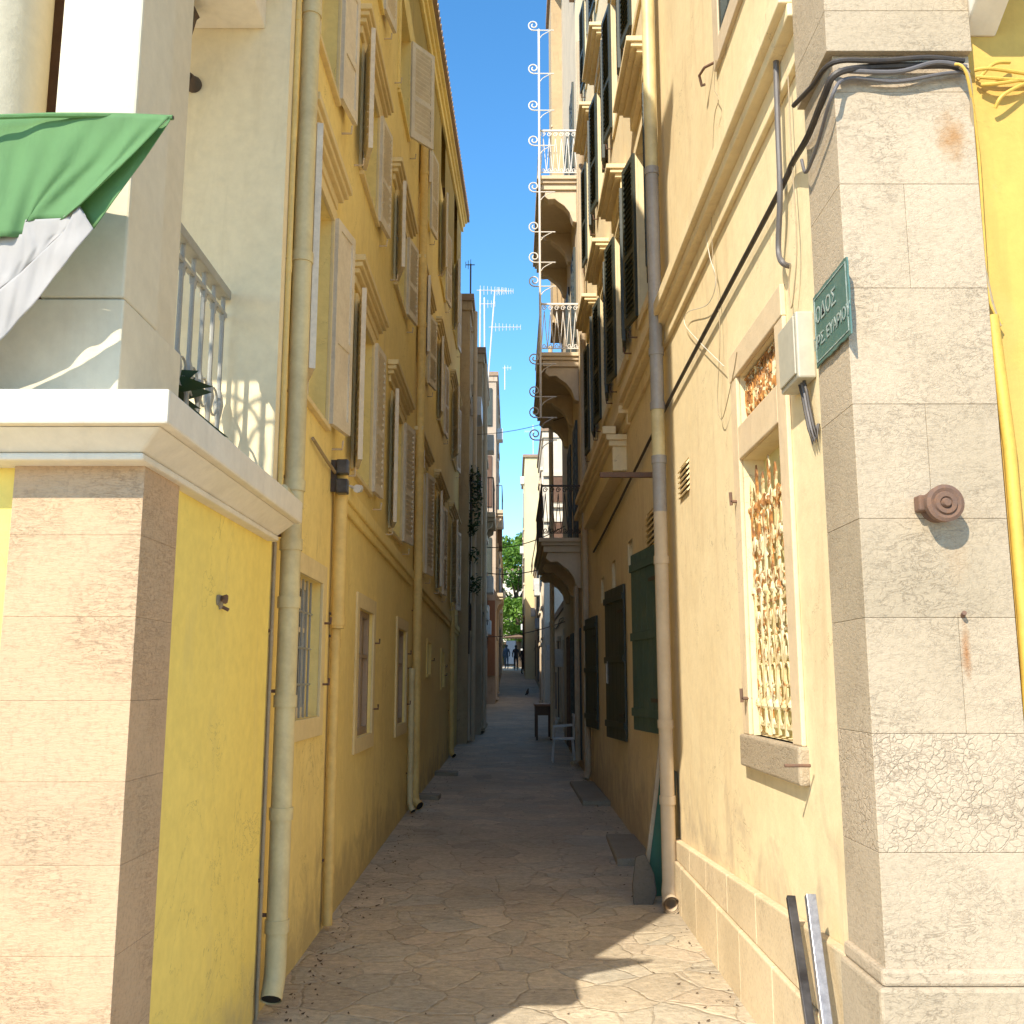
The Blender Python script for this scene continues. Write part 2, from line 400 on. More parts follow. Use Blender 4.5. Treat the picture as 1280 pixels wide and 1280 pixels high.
# ------------------------------------------------------------------ mesh builder
class MB:
    def __init__(s):
        s.v = []; s.f = []
    def add(s, vs, fs):
        k = len(s.v)
        s.v += [Vector(p) for p in vs]
        s.f += [tuple(i + k for i in f) for f in fs]
        return s
    def hexa(s, p):  # p: 8 points, bottom ring 0-3 then top ring 4-7
        return s.add(p, [(3, 2, 1, 0), (4, 5, 6, 7), (0, 1, 5, 4), (1, 2, 6, 5), (2, 3, 7, 6), (3, 0, 4, 7)])
    def box(s, x0, x1, y0, y1, z0, z1):
        return s.hexa([(x0, y0, z0), (x1, y0, z0), (x1, y1, z0), (x0, y1, z0), (x0, y0, z1), (x1, y0, z1), (x1, y1, z1), (x0, y1, z1)])
    def wall(s, side, d0, d1, z0, z1, p0, p1, z0b=None, z1b=None):
        """box lying along a house line; p = how far it stands proud of the wall"""
        z0b = z0 if z0b is None else z0b; z1b = z1 if z1b is None else z1b
        if side == 'L':
            a = [(xl(d0) + p0, d0), (xl(d0) + p1, d0), (xl(d1) + p1, d1), (xl(d1) + p0, d1)]
        else:
            a = [(xr(d0) - p1, d0), (xr(d0) - p0, d0), (xr(d1) - p0, d1), (xr(d1) - p1, d1)]
        zb = [z0, z0, z0b, z0b]; zt = [z1, z1, z1b, z1b]
        return s.hexa([(x, y, z) for (x, y), z in zip(a, zb)] + [(x, y, z) for (x, y), z in zip(a, zt)])
    def obox(s, o, ex, ey, ez, X, Y, Z):
        o = Vector(o)
        def P(a, b_, c): return o + ex * a + ey * b_ + ez * c
        return s.hexa([P(X[0], Y[0], Z[0]), P(X[1], Y[0], Z[0]), P(X[1], Y[1], Z[0]), P(X[0], Y[1], Z[0]),
                       P(X[0], Y[0], Z[1]), P(X[1], Y[0], Z[1]), P(X[1], Y[1], Z[1]), P(X[0], Y[1], Z[1])])
    def prism(s, poly, fn):
        """poly: 2-D outline; fn(a, b, k) -> 3-D point for k = 0 or 1"""
        n = len(poly)
        vs = [fn(a, b_, 0) for a, b_ in poly] + [fn(a, b_, 1) for a, b_ in poly]
        fs = [tuple(range(n))[::-1], tuple(range(n, 2 * n))] + [(i, (i + 1) % n, n + (i + 1) % n, n + i) for i in range(n)]
        return s.add(vs, fs)
    def tube(s, pts, r, n=10, cap=True, hollow=False):
        pts = [Vector(p) for p in pts]
        rs = r if isinstance(r, (list, tuple)) else [r] * len(pts)
        k0 = len(s.v)
        up = None
        for i, p in enumerate(pts):
            t = (pts[min(i + 1, len(pts) - 1)] - pts[max(i - 1, 0)]).normalized()
            if up is None:
                up = Vector((0, 0, 1)) if abs(t.z) < .9 else Vector((1, 0, 0))
            a = t.cross(up).normalized(); b_ = a.cross(t).normalized(); up = b_
            for j in range(n):
                w = 2 * PI * j / n
                s.v.append(p + (a * math.cos(w) + b_ * math.sin(w)) * rs[i])
        for i in range(len(pts) - 1):
            for j in range(n):
                s.f.append((k0 + i * n + j, k0 + i * n + (j + 1) % n, k0 + (i + 1) * n + (j + 1) % n, k0 + (i + 1) * n + j))
        if cap:
            s.f.append(tuple(range(k0, k0 + n))[::-1])
            e = k0 + (len(pts) - 1) * n
            s.f.append(tuple(range(e, e + n)))
        return s
    def lathe(s, o, axis, prof, n=20):
        """prof: list of (distance along axis, radius)"""
        axis = Vector(axis).normalized(); o = Vector(o)
        ref = Vector((0, 0, 1)) if abs(axis.z) < .9 else Vector((1, 0, 0))
        a = axis.cross(ref).normalized(); b_ = axis.cross(a).normalized()
        k0 = len(s.v)
        for (h, r) in prof:
            for j in range(n):
                w = 2 * PI * j / n
                s.v.append(o + axis * h + (a * math.cos(w) + b_ * math.sin(w)) * r)
        for i in range(len(prof) - 1):
            for j in range(n):
                s.f.append((k0 + i * n + j, k0 + i * n + (j + 1) % n, k0 + (i + 1) * n + (j + 1) % n, k0 + (i + 1) * n + j))
        s.f.append(tuple(range(k0, k0 + n))); e = k0 + (len(prof) - 1) * n
        s.f.append(tuple(range(e, e + n)))
        return s
    def build(s, name, m, parent=None, smooth=False, bevel=0, label=None):
        off = wloc(parent) if parent else Vector((0, 0, 0))
        me = bpy.data.meshes.new(name)
        me.from_pydata([v - off for v in s.v], [], s.f)
        me.update()
        bm = bmesh.new(); bm.from_mesh(me)
        bmesh.ops.recalc_face_normals(bm, faces=bm.faces)
        bm.to_mesh(me); bm.free()
        if smooth:
            for p in me.polygons: p.use_smooth = True
            try: me.set_sharp_from_angle(angle=R(40))
            except Exception: pass
        o = bpy.data.objects.new(name, me)
        COL.objects.link(o)
        me.materials.append(M[m] if isinstance(m, str) else m)
        if parent: o.parent = parent
        if bevel:
            b = o.modifiers.new('bevel', 'BEVEL'); b.width = bevel; b.segments = 2; b.limit_method = 'ANGLE'
        if label: o['label'] = label
        return o

def wloc(o):
    v = Vector((0, 0, 0))
    while o:
        v += o.location; o = o.parent
    return v

def thing(name, label, cat, loc, group=None):
    o = bpy.data.objects.new(name, None)
    o.empty_display_size = .2
    COL.objects.link(o); o.location = loc
    o['label'] = label; o['category'] = cat
    if group: o['group'] = group
    return o

def tag(o, label, cat, group=None):
    o['label'] = label; o['category'] = cat
    if group: o['group'] = group
    return o

def structure(o):
    o['kind'] = 'structure'; return o

def copy_tree(o, parent=None):
    c = o.copy(); COL.objects.link(c); c.parent = parent
    for ch in list(o.children): copy_tree(ch, c)
    return c

# ------------------------------------------------------------------ facade with real openings
def facade(mb, side, d0, d1, z0, z1, holes, z1b=None, P=None):
    """wall sheet with recessed openings. holes: (da, db, za, zb, depth)"""
    ds = sorted(set([d0, d1] + [h[0] for h in holes] + [h[1] for h in holes]))
    zs = sorted(set([z0, z1] + [h[2] for h in holes] + [h[3] for h in holes]))
    sg = 1 if side == 'L' else -1
    f = xl if side == 'L' else xr
    zt = lambda d: z1 if z1b is None else z1 + (z1b - z1) * (d - d0) / (d1 - d0)
    def pt(d, z, p=0):
        if z == z1: z = zt(d)
        return (f(d) + sg * p, d, z)
    for a, b in zip(ds, ds[1:]):
        for c, e in zip(zs, zs[1:]):
            mid = ((a + b) / 2, (c + e) / 2)
            if any(h[0] < mid[0] < h[1] and h[2] < mid[1] < h[3] for h in holes): continue
            mb.add([pt(a, c), pt(b, c), pt(b, e), pt(a, e)], [(0, 1, 2, 3)])
    for (a, b, c, e, dp) in holes:
        q = [(a, c), (b, c), (b, e), (a, e)]
        for (i, j) in ((0, 1), (1, 2), (2, 3), (3, 0)):
            mb.add([pt(*q[i]), pt(*q[j]), pt(*q[j], -dp), pt(*q[i], -dp)], [(0, 1, 2, 3)])

def body(mb, side, d0, d1, z0, z1, w, z1b=None, front_end=True, far_end=True):
    """the rest of a house behind its facade: ends, back and top"""
    f = xl if side == 'L' else xr
    sg = -1 if side == 'L' else 1
    z1b = z1 if z1b is None else z1b
    X0 = f(d0); X1 = f(d1); B = X0 + sg * w
    mb.add([(X0, d0, z0), (B, d0, z0), (B, d0, z1), (X0, d0, z1)], [(0, 1, 2, 3)])
    mb.add([(X1, d1, z0), (B, d1, z0), (B, d1, z1b), (X1, d1, z1b)], [(0, 1, 2, 3)])
    mb.add([(B, d0, z0), (B, d1, z0), (B, d1, z1b), (B, d0, z1)], [(0, 1, 2, 3)])
    mb.add([(X0, d0, z1), (X1, d1, z1b), (B, d1, z1b), (B, d0, z1)], [(0, 1, 2, 3)])

def basis(side, d, p, dirn, ang):
    f = xl if side == 'L' else xr
    sg = 1 if side == 'L' else -1
    o = Vector((f(d) + sg * p, d, 0))
    ex = Vector((sg * math.sin(ang), dirn * math.cos(ang), 0))
    ez = Vector((0, 0, 1))
    ey = ez.cross(ex)
    return o, ex, ey, ez

def shutter(side, d, z0, z1, w, dirn, ang, mat, parent, p=.035, louvre=True, split=.42, th=.035, name='shutter', label=None):
    o, ex, ey, ez = basis(side, d, p, dirn, ang)
    mb = MB(); st = .055
    T = (-th / 2, th / 2)
    mb.obox(o, ex, ey, ez, (0, st), T, (z0, z1))
    mb.obox(o, ex, ey, ez, (w - st, w), T, (z0, z1))
    zm = z0 + (z1 - z0) * split
    Tr = (-th / 2 + .001, th / 2 - .001)
    for (a, b) in ((z0, z0 + .08), (zm - .03, zm + .03), (z1 - .06, z1)):
        mb.obox(o, ex, ey, ez, (st, w - st), Tr, (a, b))
    for (a, b) in ((z0 + .08, zm - .03), (zm + .03, z1 - .06)):
        if louvre:
            n = max(4, int((b - a) / .055))
            for i in range(n):
                zz = a + (b - a) * (i + .5) / n
                h = (b - a) / n * .62
                e2 = (ey * .8 + ez * .6); e3 = (ez * .8 - ey * .6)
                c = o + ex * 0 + ez * zz
                mb.obox(c, ex, e2, e3, (st - .004, w - st + .004), (-.004, .004), (-h, h))
        else:
            mb.obox(o, ex, ey, ez, (st - .002, w - st + .002), (-.006, .006), (a - .002, b + .002))
    if louvre: mb.obox(o, ex, ey, ez, (st - .003, w - st + .003), (-.003, .003), (z0 + .05, z1 - .04))
    s = mb.build(name, mat, parent, label=label)
    return s

def pediment(side, d0, d1, z, mat, parent, p=.11, h=.20, scale=1.0):
    mb = MB()
    if side == 'R':
        p = .21; h = .30
    mb.wall(side, d0, d1, z - .05, z, 0, p)
    mb.wall(side, d0 + .02, d1 - .02, z - .09, z - .05, 0, p * .8)
    mb.wall(side, d0 + .05, d1 - .05, z - .13, z - .09, 0, p * .55)
    mb.wall(side, d0 + .09, d1 - .09, z - h, z - .13, 0, p * .25)
    return mb.build('pediment', mat, parent, bevel=.006)

def window(side, house, a, b, z0, z1, trim, shut=None, smat='shutC', pz=None, ped=None, tw=.09, tp=.025, dp=.16,
           angs=(20, 24), sw=None, sill=True, grille=False, wname='window', plouvre=True, hooks=False, pm=None, stub=None, pane='glass'):
    """surround + glazing + sill + shutters + pediment, all under the house"""
    mb = MB()
    mb.wall(side, a - tw, a, z0 - (0 if sill else tw), z1 + tw, 0, tp)
    mb.wall(side, b, b + tw, z0 - (0 if sill else tw), z1 + tw, 0, tp)
    mb.wall(side, a, b, z1, z1 + tw, 0, tp)
    if not sill: mb.wall(side, a, b, z0 - tw, z0, 0, tp)
    w = mb.build(wname, trim, house, bevel=.004)
    if sill:
        s = MB().wall(side, a - .04, b + .04, z0 - .035, z0, -.02, tp + .012)
        s.build('sill', trim, w, bevel=.005)
    g = MB(); g.wall(side, a, b, z0, z1, -dp - .01, -dp + .004)
    g.build('pane', pane, w)
    fr = MB(); c = (a + b) / 2; q = (-dp + .005, -dp + .045)
    for (x, y) in ((a, a + .05), (b - .05, b), (c - .03, c + .03)): fr.wall(side, x, y, z0, z1, *q)
    for (x, y) in ((z0, z0 + .06), (z1 - .05, z1), (z0 + (z1 - z0) * .62, z0 + (z1 - z0) * .62 + .03)):
        fr.wall(side, a, b, x, y, q[0], q[1] - .003)
    fr.build('frame', smat if smat != 'shutG' else 'shutG', w)
    if shut:
        sw = sw or ((b - a) / 2 + .02) * (.80 if side == 'L' else .95)
        if 'n' in shut: shutter(side, a - .01, z0 + .01, z1 + .02, sw, -1, R(angs[0]), smat, w, louvre=plouvre)
        if 'f' in shut: shutter(side, b + .01, z0 + .01, z1 + .02, sw, 1, R(angs[1]), smat, w, louvre=plouvre)
        for dd, s2 in ((a, -1), (b, 1)):
            h = MB()
            e = dd + s2 * sw * .8
            for zz in (z0 - .10,):
                f = xl(e) if side == 'L' else xr(e); sg = 1 if side == 'L' else -1
                h.tube([(f, e, zz), (f + sg * .07, e, zz), (f + sg * .075, e, zz + .06)], .008, 6)
            h.build('shutter_stay', 'rust' if side == 'R' else 'beige', w)
    if pz: pediment(side, ped[0], ped[1], pz, pm or trim, w)
    return w

def downpipe(name, pts, r, mat, parent, collars=(), label=None, elbow=None):
    mb = MB().tube(pts, r, 14, cap=False)
    o = mb.build(name, mat, parent, smooth=True, label=label)
    e_ = Vector(pts[-1]); q_ = (e_ - Vector(pts[-2])).normalized()
    MB().tube([Vector(pts[-2]), e_ - q_ * .004], r * .88, 14).build('pipe_mouth', 'dark', o, smooth=True)
    if collars:
        for (p, q) in collars: MB().tube([p, q], r * 1.14, 14).build('pipe_collar', mat, o, smooth=True)
    return o

# ================================================================== ground
def sheet(name, x0, x1, ys, dz, mat, nx=2):
    mb = MB(); xs = [x0 + (x1 - x0) * i / nx for i in range(nx + 1)]
    for y in ys:
        for x in xs: mb.v.append(Vector((x, y, gz(y) + dz)))
    w = nx + 1
    for j in range(len(ys) - 1):
        for i in range(nx):
            mb.f.append((j * w + i, j * w + i + 1, (j + 1) * w + i + 1, (j + 1) * w + i))
    return structure(mb.build(name, mat, None))
sheet('ground', -400, 400, [-300, -60, 0, 6, 12, 19, 33, 52, 72, 110, 500], -.03, 'earth')
sheet('street', -14, 14, [-14, 0, 3, 6, 9, 12, 15, 19, 26, 33, 42, 52, 62, 72, 90, 110], 0, 'paving')

mb = MB(); rnd = random.Random(21)
for k in range(520):
    d = 4.6 + rnd.random() ** 1.6 * 16
    sd = rnd.random()
    x = xl(d) + .09 + abs(rnd.gauss(0, .13)) if sd < .6 else (xr(d) - .09 - abs(rnd.gauss(0, .12)) if sd < .85 else rnd.uniform(-1, 1))
    s_ = rnd.uniform(.004, .015); a = rnd.random() * PI; z = gz(d) + .004
    p = Vector((x, d, z)); e = Vector((math.cos(a), math.sin(a), 0)) * s_; f = Vector((-math.sin(a), math.cos(a), .25)) * s_ * .6
    mb.add([p - e, p + f, p + e + Vector((0, 0, s_ * .5)), p - f], [(0, 1, 2, 3)])
o = mb.build('leaf_litter', 'bark', None); o['kind'] = 'stuff'; o['label'] = 'scattered dry leaf scraps and grit along the wall feet'
# low worn stone slabs along the wall feet
def slab_at(pts, h, label, mat='stoneK'):
    zb = gz(sum(p[1] for p in pts) / len(pts)) - .02
    mb = MB().prism([(p[0], p[1]) for p in pts], lambda a, b, k: (a, b, zb + (h + .02) * k))
    o = mb.build('doorstep', mat, None, bevel=.012)
    return tag(o, label, 'doorstep')

def onG(px, py):
    r = ray(px, py); t = 5.0
    for _ in range(60):
        t = t + ((EYE + r.z * t) - gz(r.y * t)) / max(.02, -r.z + .02) * .5
    return Vector((r.x * t, r.y * t, gz(r.y * t)))

# ================================================================== LEFT: corner house with loggia
ch = thing('corner_house', 'yellow corner house with stone pilaster, white balcony ledge and open loggia', 'house', (-1.25, 3.2, 0))
D0 = 3.16; XP = -1.185
TOP = 10.0
# walls
mb = MB()
mb.box(-1.60, -1.212, D0 + .34, 5.0, -.3, 2.30)           # street-side wall body
mb.box(-9, -1.60, D0 + .03, 5.0, -.3, 2.30)
mb.build('wall', 'yellow_new', ch)
mb = MB(); mb.box(-9.0, -1.22, 5.0, 5.12, 2.30, TOP)
mb.build('loggia_back_wall', 'cream', ch)
mb = MB(); mb.box(-9, -1.24, 2.98, 5.0, 5.45, TOP)
mb.build('upper_wall', 'cream', ch)
mb = MB(); mb.box(-2.0, -1.36, 3.8, 5.0, 5.15, 5.45); mb.box(-2.0, -1.27, 3.1, 3.8, 5.25, 5.45)
mb.box(-9, -1.56, 3.14, 3.40, 4.98, 5.46)
mb.build('ceiling_beam', 'white', ch, bevel=.01)
mb = MB(); mb.box(-9.1, -1.10, 2.85, 5.1, TOP, TOP + .18); mb.box(-9, -1.16, 2.9, 5.0, TOP - .12, TOP)
mb.build('roof', 'white', ch)
# pilaster of dressed blocks
zs = [-.2, .0, .27, .53, .79, 1.05, 1.295, 1.54, 1.80, 2.06, 2.31]
mb = MB()
for i, (a, b) in enumerate(zip(zs, zs[1:])):
    mb.box(-1.605, XP, D0, D0 + .34, a + .0002, b - .0002)
mb.build('pilaster', 'stoneL', ch, bevel=.0015)
# ledge: crown and mouldings
mb = MB()
x1 = -1.05
mb.box(-9, x1, 2.96, 4.94, 2.375, 2.485)
mb.hexa([(-9, 3.075, 2.31), (x1 - .115, 3.075, 2.31), (x1 - .115, 4.92, 2.31), (-9, 4.92, 2.31), (-9, 2.99, 2.374), (x1 - .03, 2.99, 2.374), (x1 - .03, 4.92, 2.374), (-9, 4.92, 2.374)])
mb.box(-9, x1 - .108, 3.068, 4.92, 2.285, 2.309)
mb.build('balcony_ledge', 'white', ch, bevel=.008)
# pedestal + pillar + jamb
mb = MB(); mb.box(-1.9, -1.265, 3.1, 3.67, 2.485, 2.83)
mb.build('pedestal', 'pillar', ch, bevel=.006)
mb = MB(); mb.box(-1.545, -1.27, 3.105, 3.42, 2.835, 5.25); mb.box(-1.6, -1.345, 3.42, 3.82, 2.835, 5.25)
mb.box(-1.55, -1.33, 3.67, 3.84, 2.485, 2.835)
mb.build('pillar', 'pillar', ch, bevel=.008)
mb = MB()
mb.lathe((-1.93, 3.32, 2.83), (0, 0, 1), [(0, .25), (.05, .255), (.07, .235), (.10, .225), (2.2, .215), (2.3, .24), (2.42, .25)], 32)
mb.build('column', 'pillar', ch, smooth=True)
mb = MB(); mb.box(-1.83, -1.70, 3.56, 3.60, 2.83, 4.97)
mb.build('window_frame', 'wood', ch)
mb = MB(); mb.box(-1.64, -1.605, 3.6, 3.66, 2.48, 5.2); mb.box(-2.1, -1.64, 3.62, 3.66, 4.95, 5.2)
# railing on the alley side
def railing_loggia():
    x = -1.5; y0, y1 = 3.75, 4.98; z0, z1 = 2.485, 3.60
    mb = MB()
    mb.box(x - .04, x + .03, y0, y1, z1 - .035, z1 + .015)
    r = mb.build('railing', 'greyiron', ch, bevel=.006)
    n = 8
    b = MB()
    b.box(x - .012, x + .012, y0, y1, z0 + .06, z0 + .085)
    b.box(x - .012, x + .012, y0, y1, z1 - .13, z1 - .11)
    for i in range(n):
        y = y0 + .06 + (y1 - y0 - .1) * i / (n - 1)
        b.lathe((x, y, z0), (0, 0, 1), [(0, .012), (.10, .012), (.13, .022), (.16, .012), (.42, .012), (.45, .02), (.50, .028), (.55, .02), (.58, .012), (.95, .012), (.98, .02), (1.01, .012), (1.09, .012)], 8)
    for i in range(n - 1):
        y = y0 + .06 + (y1 - y0 - .1) * (i + .5) / (n - 1)
        pts = [(x, y + .06 * math.sin(w), z0 + .50 + .07 * math.cos(w)) for w in [k * 2 * PI / 14 for k in range(15)]]
        b.tube(pts, .006, 5)
        pts = [(x, y + .05 * math.sin(w), z1 - .17 + .05 * math.cos(w)) for w in [k * PI / 8 - PI / 2 for k in range(9)]]
        b.tube(pts, .006, 5)
    b.build('baluster_row', 'greyiron', r)
railing_loggia()
# wrought fan screen high in the front opening: the pattern of light on the back wall
mb = MB()
for k in range(7):
    x = -2.95 + k * .14
    mb.tube([(x, 3.3, 4.1), (x, 3.3, 5.2)], .011, 5)
for cx in (-2.75, -2.45, -2.2):
    for rr in (.12, .22):
        mb.tube([(cx + rr * math.cos(w), 3.3, 4.45 + rr * 1.4 * math.sin(w)) for w in [k * 2 * PI / 18 for k in range(19)]], .010, 5)
mb.tube([(-3.0, 3.3, 4.1), (-2.1, 3.3, 4.1)], .012, 5)
mb.build('iron_screen', 'greyiron', ch)

# lamp on the loggia wall, mostly behind the pillar
lam = thing('wall_lantern', 'dark iron wall lantern half hidden behind the white pillar', 'lantern', onY(252, 75, 4.95))
c = wloc(lam)
MB().lathe((c.x - .05, 4.998, c.z - .12), (0, -1, 0), [(0, .045), (.02, .045), (.05, .03), (.09, .02)], 14).build('wall_plate', 'iron', lam, smooth=True)
MB().tube([(c.x - .05, 4.95, c.z - .12), (c.x - .05, 4.82, c.z - .14), (c.x - .05, 4.76, c.z - .06)], .012, 8).build('arm', 'iron', lam)
mb = MB(); 
mb.lathe((c.x - .05, 4.76, c.z - .04), (0, 0, 1), [(0, .03), (.02, .045), (.17, .075), (.19, .09), (.25, .03), (.28, .012)], 6)
mb.build('lantern_cage', 'iron', lam)

# potted plant behind the railing
def leaves(mb, c, n, ln, wd, spread, up=.5, seed=1):
    rnd = random.Random(seed)
    for i in range(n):
        a = rnd.random() * 2 * PI; e = up + rnd.uniform(-.4, .5)
        d = Vector((math.cos(a) * math.cos(e), math.sin(a) * math.cos(e), math.sin(e)))
        s = d.cross(Vector((0, 0, 1))).normalized()
        p = Vector(c) + Vector((rnd.uniform(-1, 1), rnd.uniform(-1, 1), rnd.uniform(-1, 1))) * spread
        L = ln * rnd.uniform(.6, 1.2); W = wd
        tip = p + d * L + Vector((0, 0, -L * .35))
        m1 = p + d * L * .5 + Vector((0, 0, .05 * L))
        mb.add([p, m1 + s * W, tip, m1 - s * W], [(0, 1, 2), (0, 2, 3)])
pl = thing('potted_plant', 'leafy green pot plant standing behind the loggia railing', 'plant', (-1.68, 4.45, 2.49))
mb = MB().lathe((-1.68, 4.45, 2.487), (0, 0, 1), [(0, .09), (.02, .10), (.2, .13), (.22, .14), (.24, .125)], 16); mb.build('pot', 'orange', pl, smooth=True)
mb = MB(); leaves(mb, (-1.66, 4.45, 2.85), 60, .30, .018, .07, .5, 3); mb.build('foliage', 'leaf2', pl)

# iron stub in the yellow wall
c = onY(272, 748, 4.0); x0 = -1.212
r = ray(275, 750); t = x0 / r.x; c = Vector((x0, r.y * t, EYE + r.z * t))
st = thing('wall_bracket', 'rusty broken iron stub sticking out of the plain yellow wall', 'bracket', c)
mb = MB().tube([c + Vector((-.01, 0, .0)), c + Vector((.03, -.02, .01)), c + Vector((.035, -.05, -.01))], .012, 7)
mb.tube([c + Vector((-.01, .02, -.02)), c + Vector((.03, .03, -.04))], .008, 6)
mb.build('hook', 'rust', st)
pm = MB(); pts = []
rnd = random.Random(4)
for k in range(14):
    w = 2 * PI * k / 14; rr = .035 * rnd.uniform(.6, 1.4); pts.append((math.cos(w) * rr * 1.3, math.sin(w) * rr))
pm.prism(pts, lambda a, b, k: (x0 + .001 + .006 * k, c.y + a, c.z + b - .005)); pm.build('cement_patch', 'stoneK', st)

# ================================================================== flag
def flag():
    base = onY(-60, 160, 2.75)
    root = thing('flag', 'green, white and red flag furled on a pole in front of the ledge', 'flag', base)
    Dp = 2.84
    def Q(px, py, off=0): return onY(px, py, Dp + off)
    # pole along the upper hem
    hem = [(-190, 180), (-150, 170), (-60, 154), (0, 146), (60, 144), (120, 144), (170, 145), (212, 147), (216, 147)]
    MB().tube([Q(a, b, .014) + Vector((0, 0, 0)) for a, b in hem], .008, 8).build('hem', 'flag_green', root, smooth=True)
    MB().tube([Q(205, 147, .016), Q(217, 147, .016)], .006, 8).build('pole', 'iron', root)
    def patch(name, mat, rows, nu=60, amp=.012, off=0, ph=0, label=None):
        # rows: list of polylines (same count) in pixels, interpolated into a rippled sheet with thickness
        mb = MB(); nr = len(rows)
        def interp(row, u):
            k = u * (len(row) - 1); i = min(int(k), len(row) - 2); f = k - i
            return (row[i][0] * (1 - f) + row[i + 1][0] * f, row[i][1] * (1 - f) + row[i + 1][1] * f)
        nv = 18
        for j in range(nv + 1):
            v = j / nv * (nr - 1); jj = min(int(v), nr - 2); fv = v - jj
            for i in range(nu + 1):
                u = i / nu
                p = interp(rows[jj], u); q = interp(rows[jj + 1], u)
                px = p[0] * (1 - fv) + q[0] * fv; py = p[1] * (1 - fv) + q[1] * fv
                rip = amp * math.sin(u * 9 + (j / nv) * 2.0 + ph) * (j / nv) + amp * .6 * math.sin(u * 21 - j / nv * 3 + ph) * (j / nv) ** .7 + amp * .35 * math.sin(u * 47 + j / nv * 5 + ph) * (.3 + .7 * math.sin(j / nv * 3.1))
                py += 3.0 * math.sin(u * 31 + ph) * (1 if nu > 20 else 0) * (j / nv) * (1 - abs(2 * u - 1)) * .5
                mb.v.append(Q(px, py, off + rip + .0004 * (160 - px) * (1)))
        w = nu + 1
        for j in range(nv):
            for i in range(nu):
                mb.f.append((j * w + i, j * w + i + 1, (j + 1) * w + i + 1, (j + 1) * w + i))
        o = mb.build(name, mat, root, smooth=True, label=label)
        s = o.modifiers.new('solid', 'SOLIDIFY'); s.thickness = .002
        return o
    patch('green_stripe', 'flag_green', [[(-150, 168), (-60, 152), (0, 144), (60, 141), (120, 141), (170, 142), (212, 146)],
                           [(-150, 240), (-60, 225), (0, 222), (50, 210), (95, 205), (140, 200), (165, 195)],
                           [(-150, 330), (-60, 310), (0, 297), (28, 295), (32, 276), (77, 275), (99, 257)]], amp=.012)
    patch('green_fold', 'flag_green', [[(99, 257), (135, 222), (170, 188), (213, 146)], [(108, 272), (140, 240), (175, 195), (212, 149)], [(117, 286), (143, 249), (178, 202), (212, 151)]], nu=16, amp=.004, off=.03, label='dark green underside folded over at the free edge')
    patch('white_stripe', 'flag_white', [[(-150, 328), (-60, 308), (0, 296), (28, 293), (32, 275), (77, 273), (99, 256)],
                           [(-150, 380), (-60, 370), (0, 345), (28, 325), (50, 305), (80, 285), (104, 264)],
                           [(-150, 440), (-60, 410), (0, 362), (25, 342), (50, 318), (80, 290), (108, 271)]], amp=.006, off=.006)
    patch('white_fold', 'flag_white', [[(-150, 438), (-60, 408), (0, 362), (25, 342), (50, 318), (80, 290), (97, 257)],
                         [(-150, 470), (-60, 450), (0, 396), (25, 370), (55, 337), (80, 305), (108, 272)],
                         [(-150, 510), (-60, 480), (0, 426), (25, 400), (60, 358), (90, 318), (117, 286)]], amp=.006, off=-.008, ph=2)
    patch('red_stripe', 'flag_red', [[(-260, 440), (-200, 430), (-150, 425)], [(-260, 480), (-200, 470), (-150, 465)], [(-260, 560), (-200, 540), (-150, 512)]], nu=8, amp=.01)
flag()

# ================================================================== LEFT: long yellow house
lh = thing('yellow_house', 'long yellow three storey house with pale shutters and a string course', 'house', (-1.25, 13, 0))
LD0, LD1 = 5.12, 22.3
def roofz(d): return 9.55 + .165 * (d - 5.0)
colA = [(5.40, 6.60), (7.25, 8.75), (9.50, 11.2), (12.2, 14.1), (15.3, 17.6), (18.9, 21.4)]
zpA = [5.03, 4.84, 4.74, 4.76, 4.87, 5.0]
zbA = [3.27, 3.20, 3.10, 3.05, 3.05, 3.05]
zbB = [5.62, 5.68, 5.70, 5.75, 5.85, 6.0]
zpB = [6.90, 6.98, 6.90, 7.05, 7.38, 7.65]
zbC = [7.75, 7.80, 7.88, 8.08, 8.3, 8.7]
ztC = [8.9, 9.0, 9.1, 9.3, 9.6, 10.05]
holes = []; W = []
for i, (a, b) in enumerate(colA):
    c = (a + b) / 2; hw = min(.42, (b - a) * .36) * (1 + .05 * i)
    for fl, (z0, z1) in enumerate(((zbA[i], zpA[i] - .32), (zbB[i], zpB[i] - .28), (zbC[i], ztC[i]))):
        holes.append((c - hw, c + hw, z0, z1, .16)); W.append((i, fl, a, b, c - hw, c + hw, z0, z1))
GW = [(5.62, 6.45, 1.38, 2.22), (8.02, 8.85, 1.16, 2.18), (10.75, 11.6, 1.14, 2.16), (14.4, 15.0, 1.7, 2.15), (17.2, 17.9, 1.5, 2.1)]
for (a, b, z0, z1) in GW: holes.append((a, b, z0, z1, .13))
mb = MB()
facade(mb, 'L', LD0, LD1, -.3, roofz(LD0), holes, z1b=roofz(LD1))
body(mb, 'L', LD0, LD1, -.3, roofz(LD0), 7, z1b=roofz(LD1))
mb.build('wall', 'yellow', lh)
# string course
mb = MB()
mb.wall('L', 6.95, 12.0, 2.90, 3.01, 0, .05, 2.80, 2.91); mb.wall('L', 6.95, 12.0, 2.82, 2.90, 0, .03, 2.72, 2.80)
mb.wall('L', 12.5, LD1, 2.80, 2.91, 0, .05, 2.66, 2.77); mb.wall('L', 12.5, LD1, 2.72, 2.80, 0, .03, 2.58, 2.66)
mb.build('string_course', 'yellow', lh, bevel=.01)
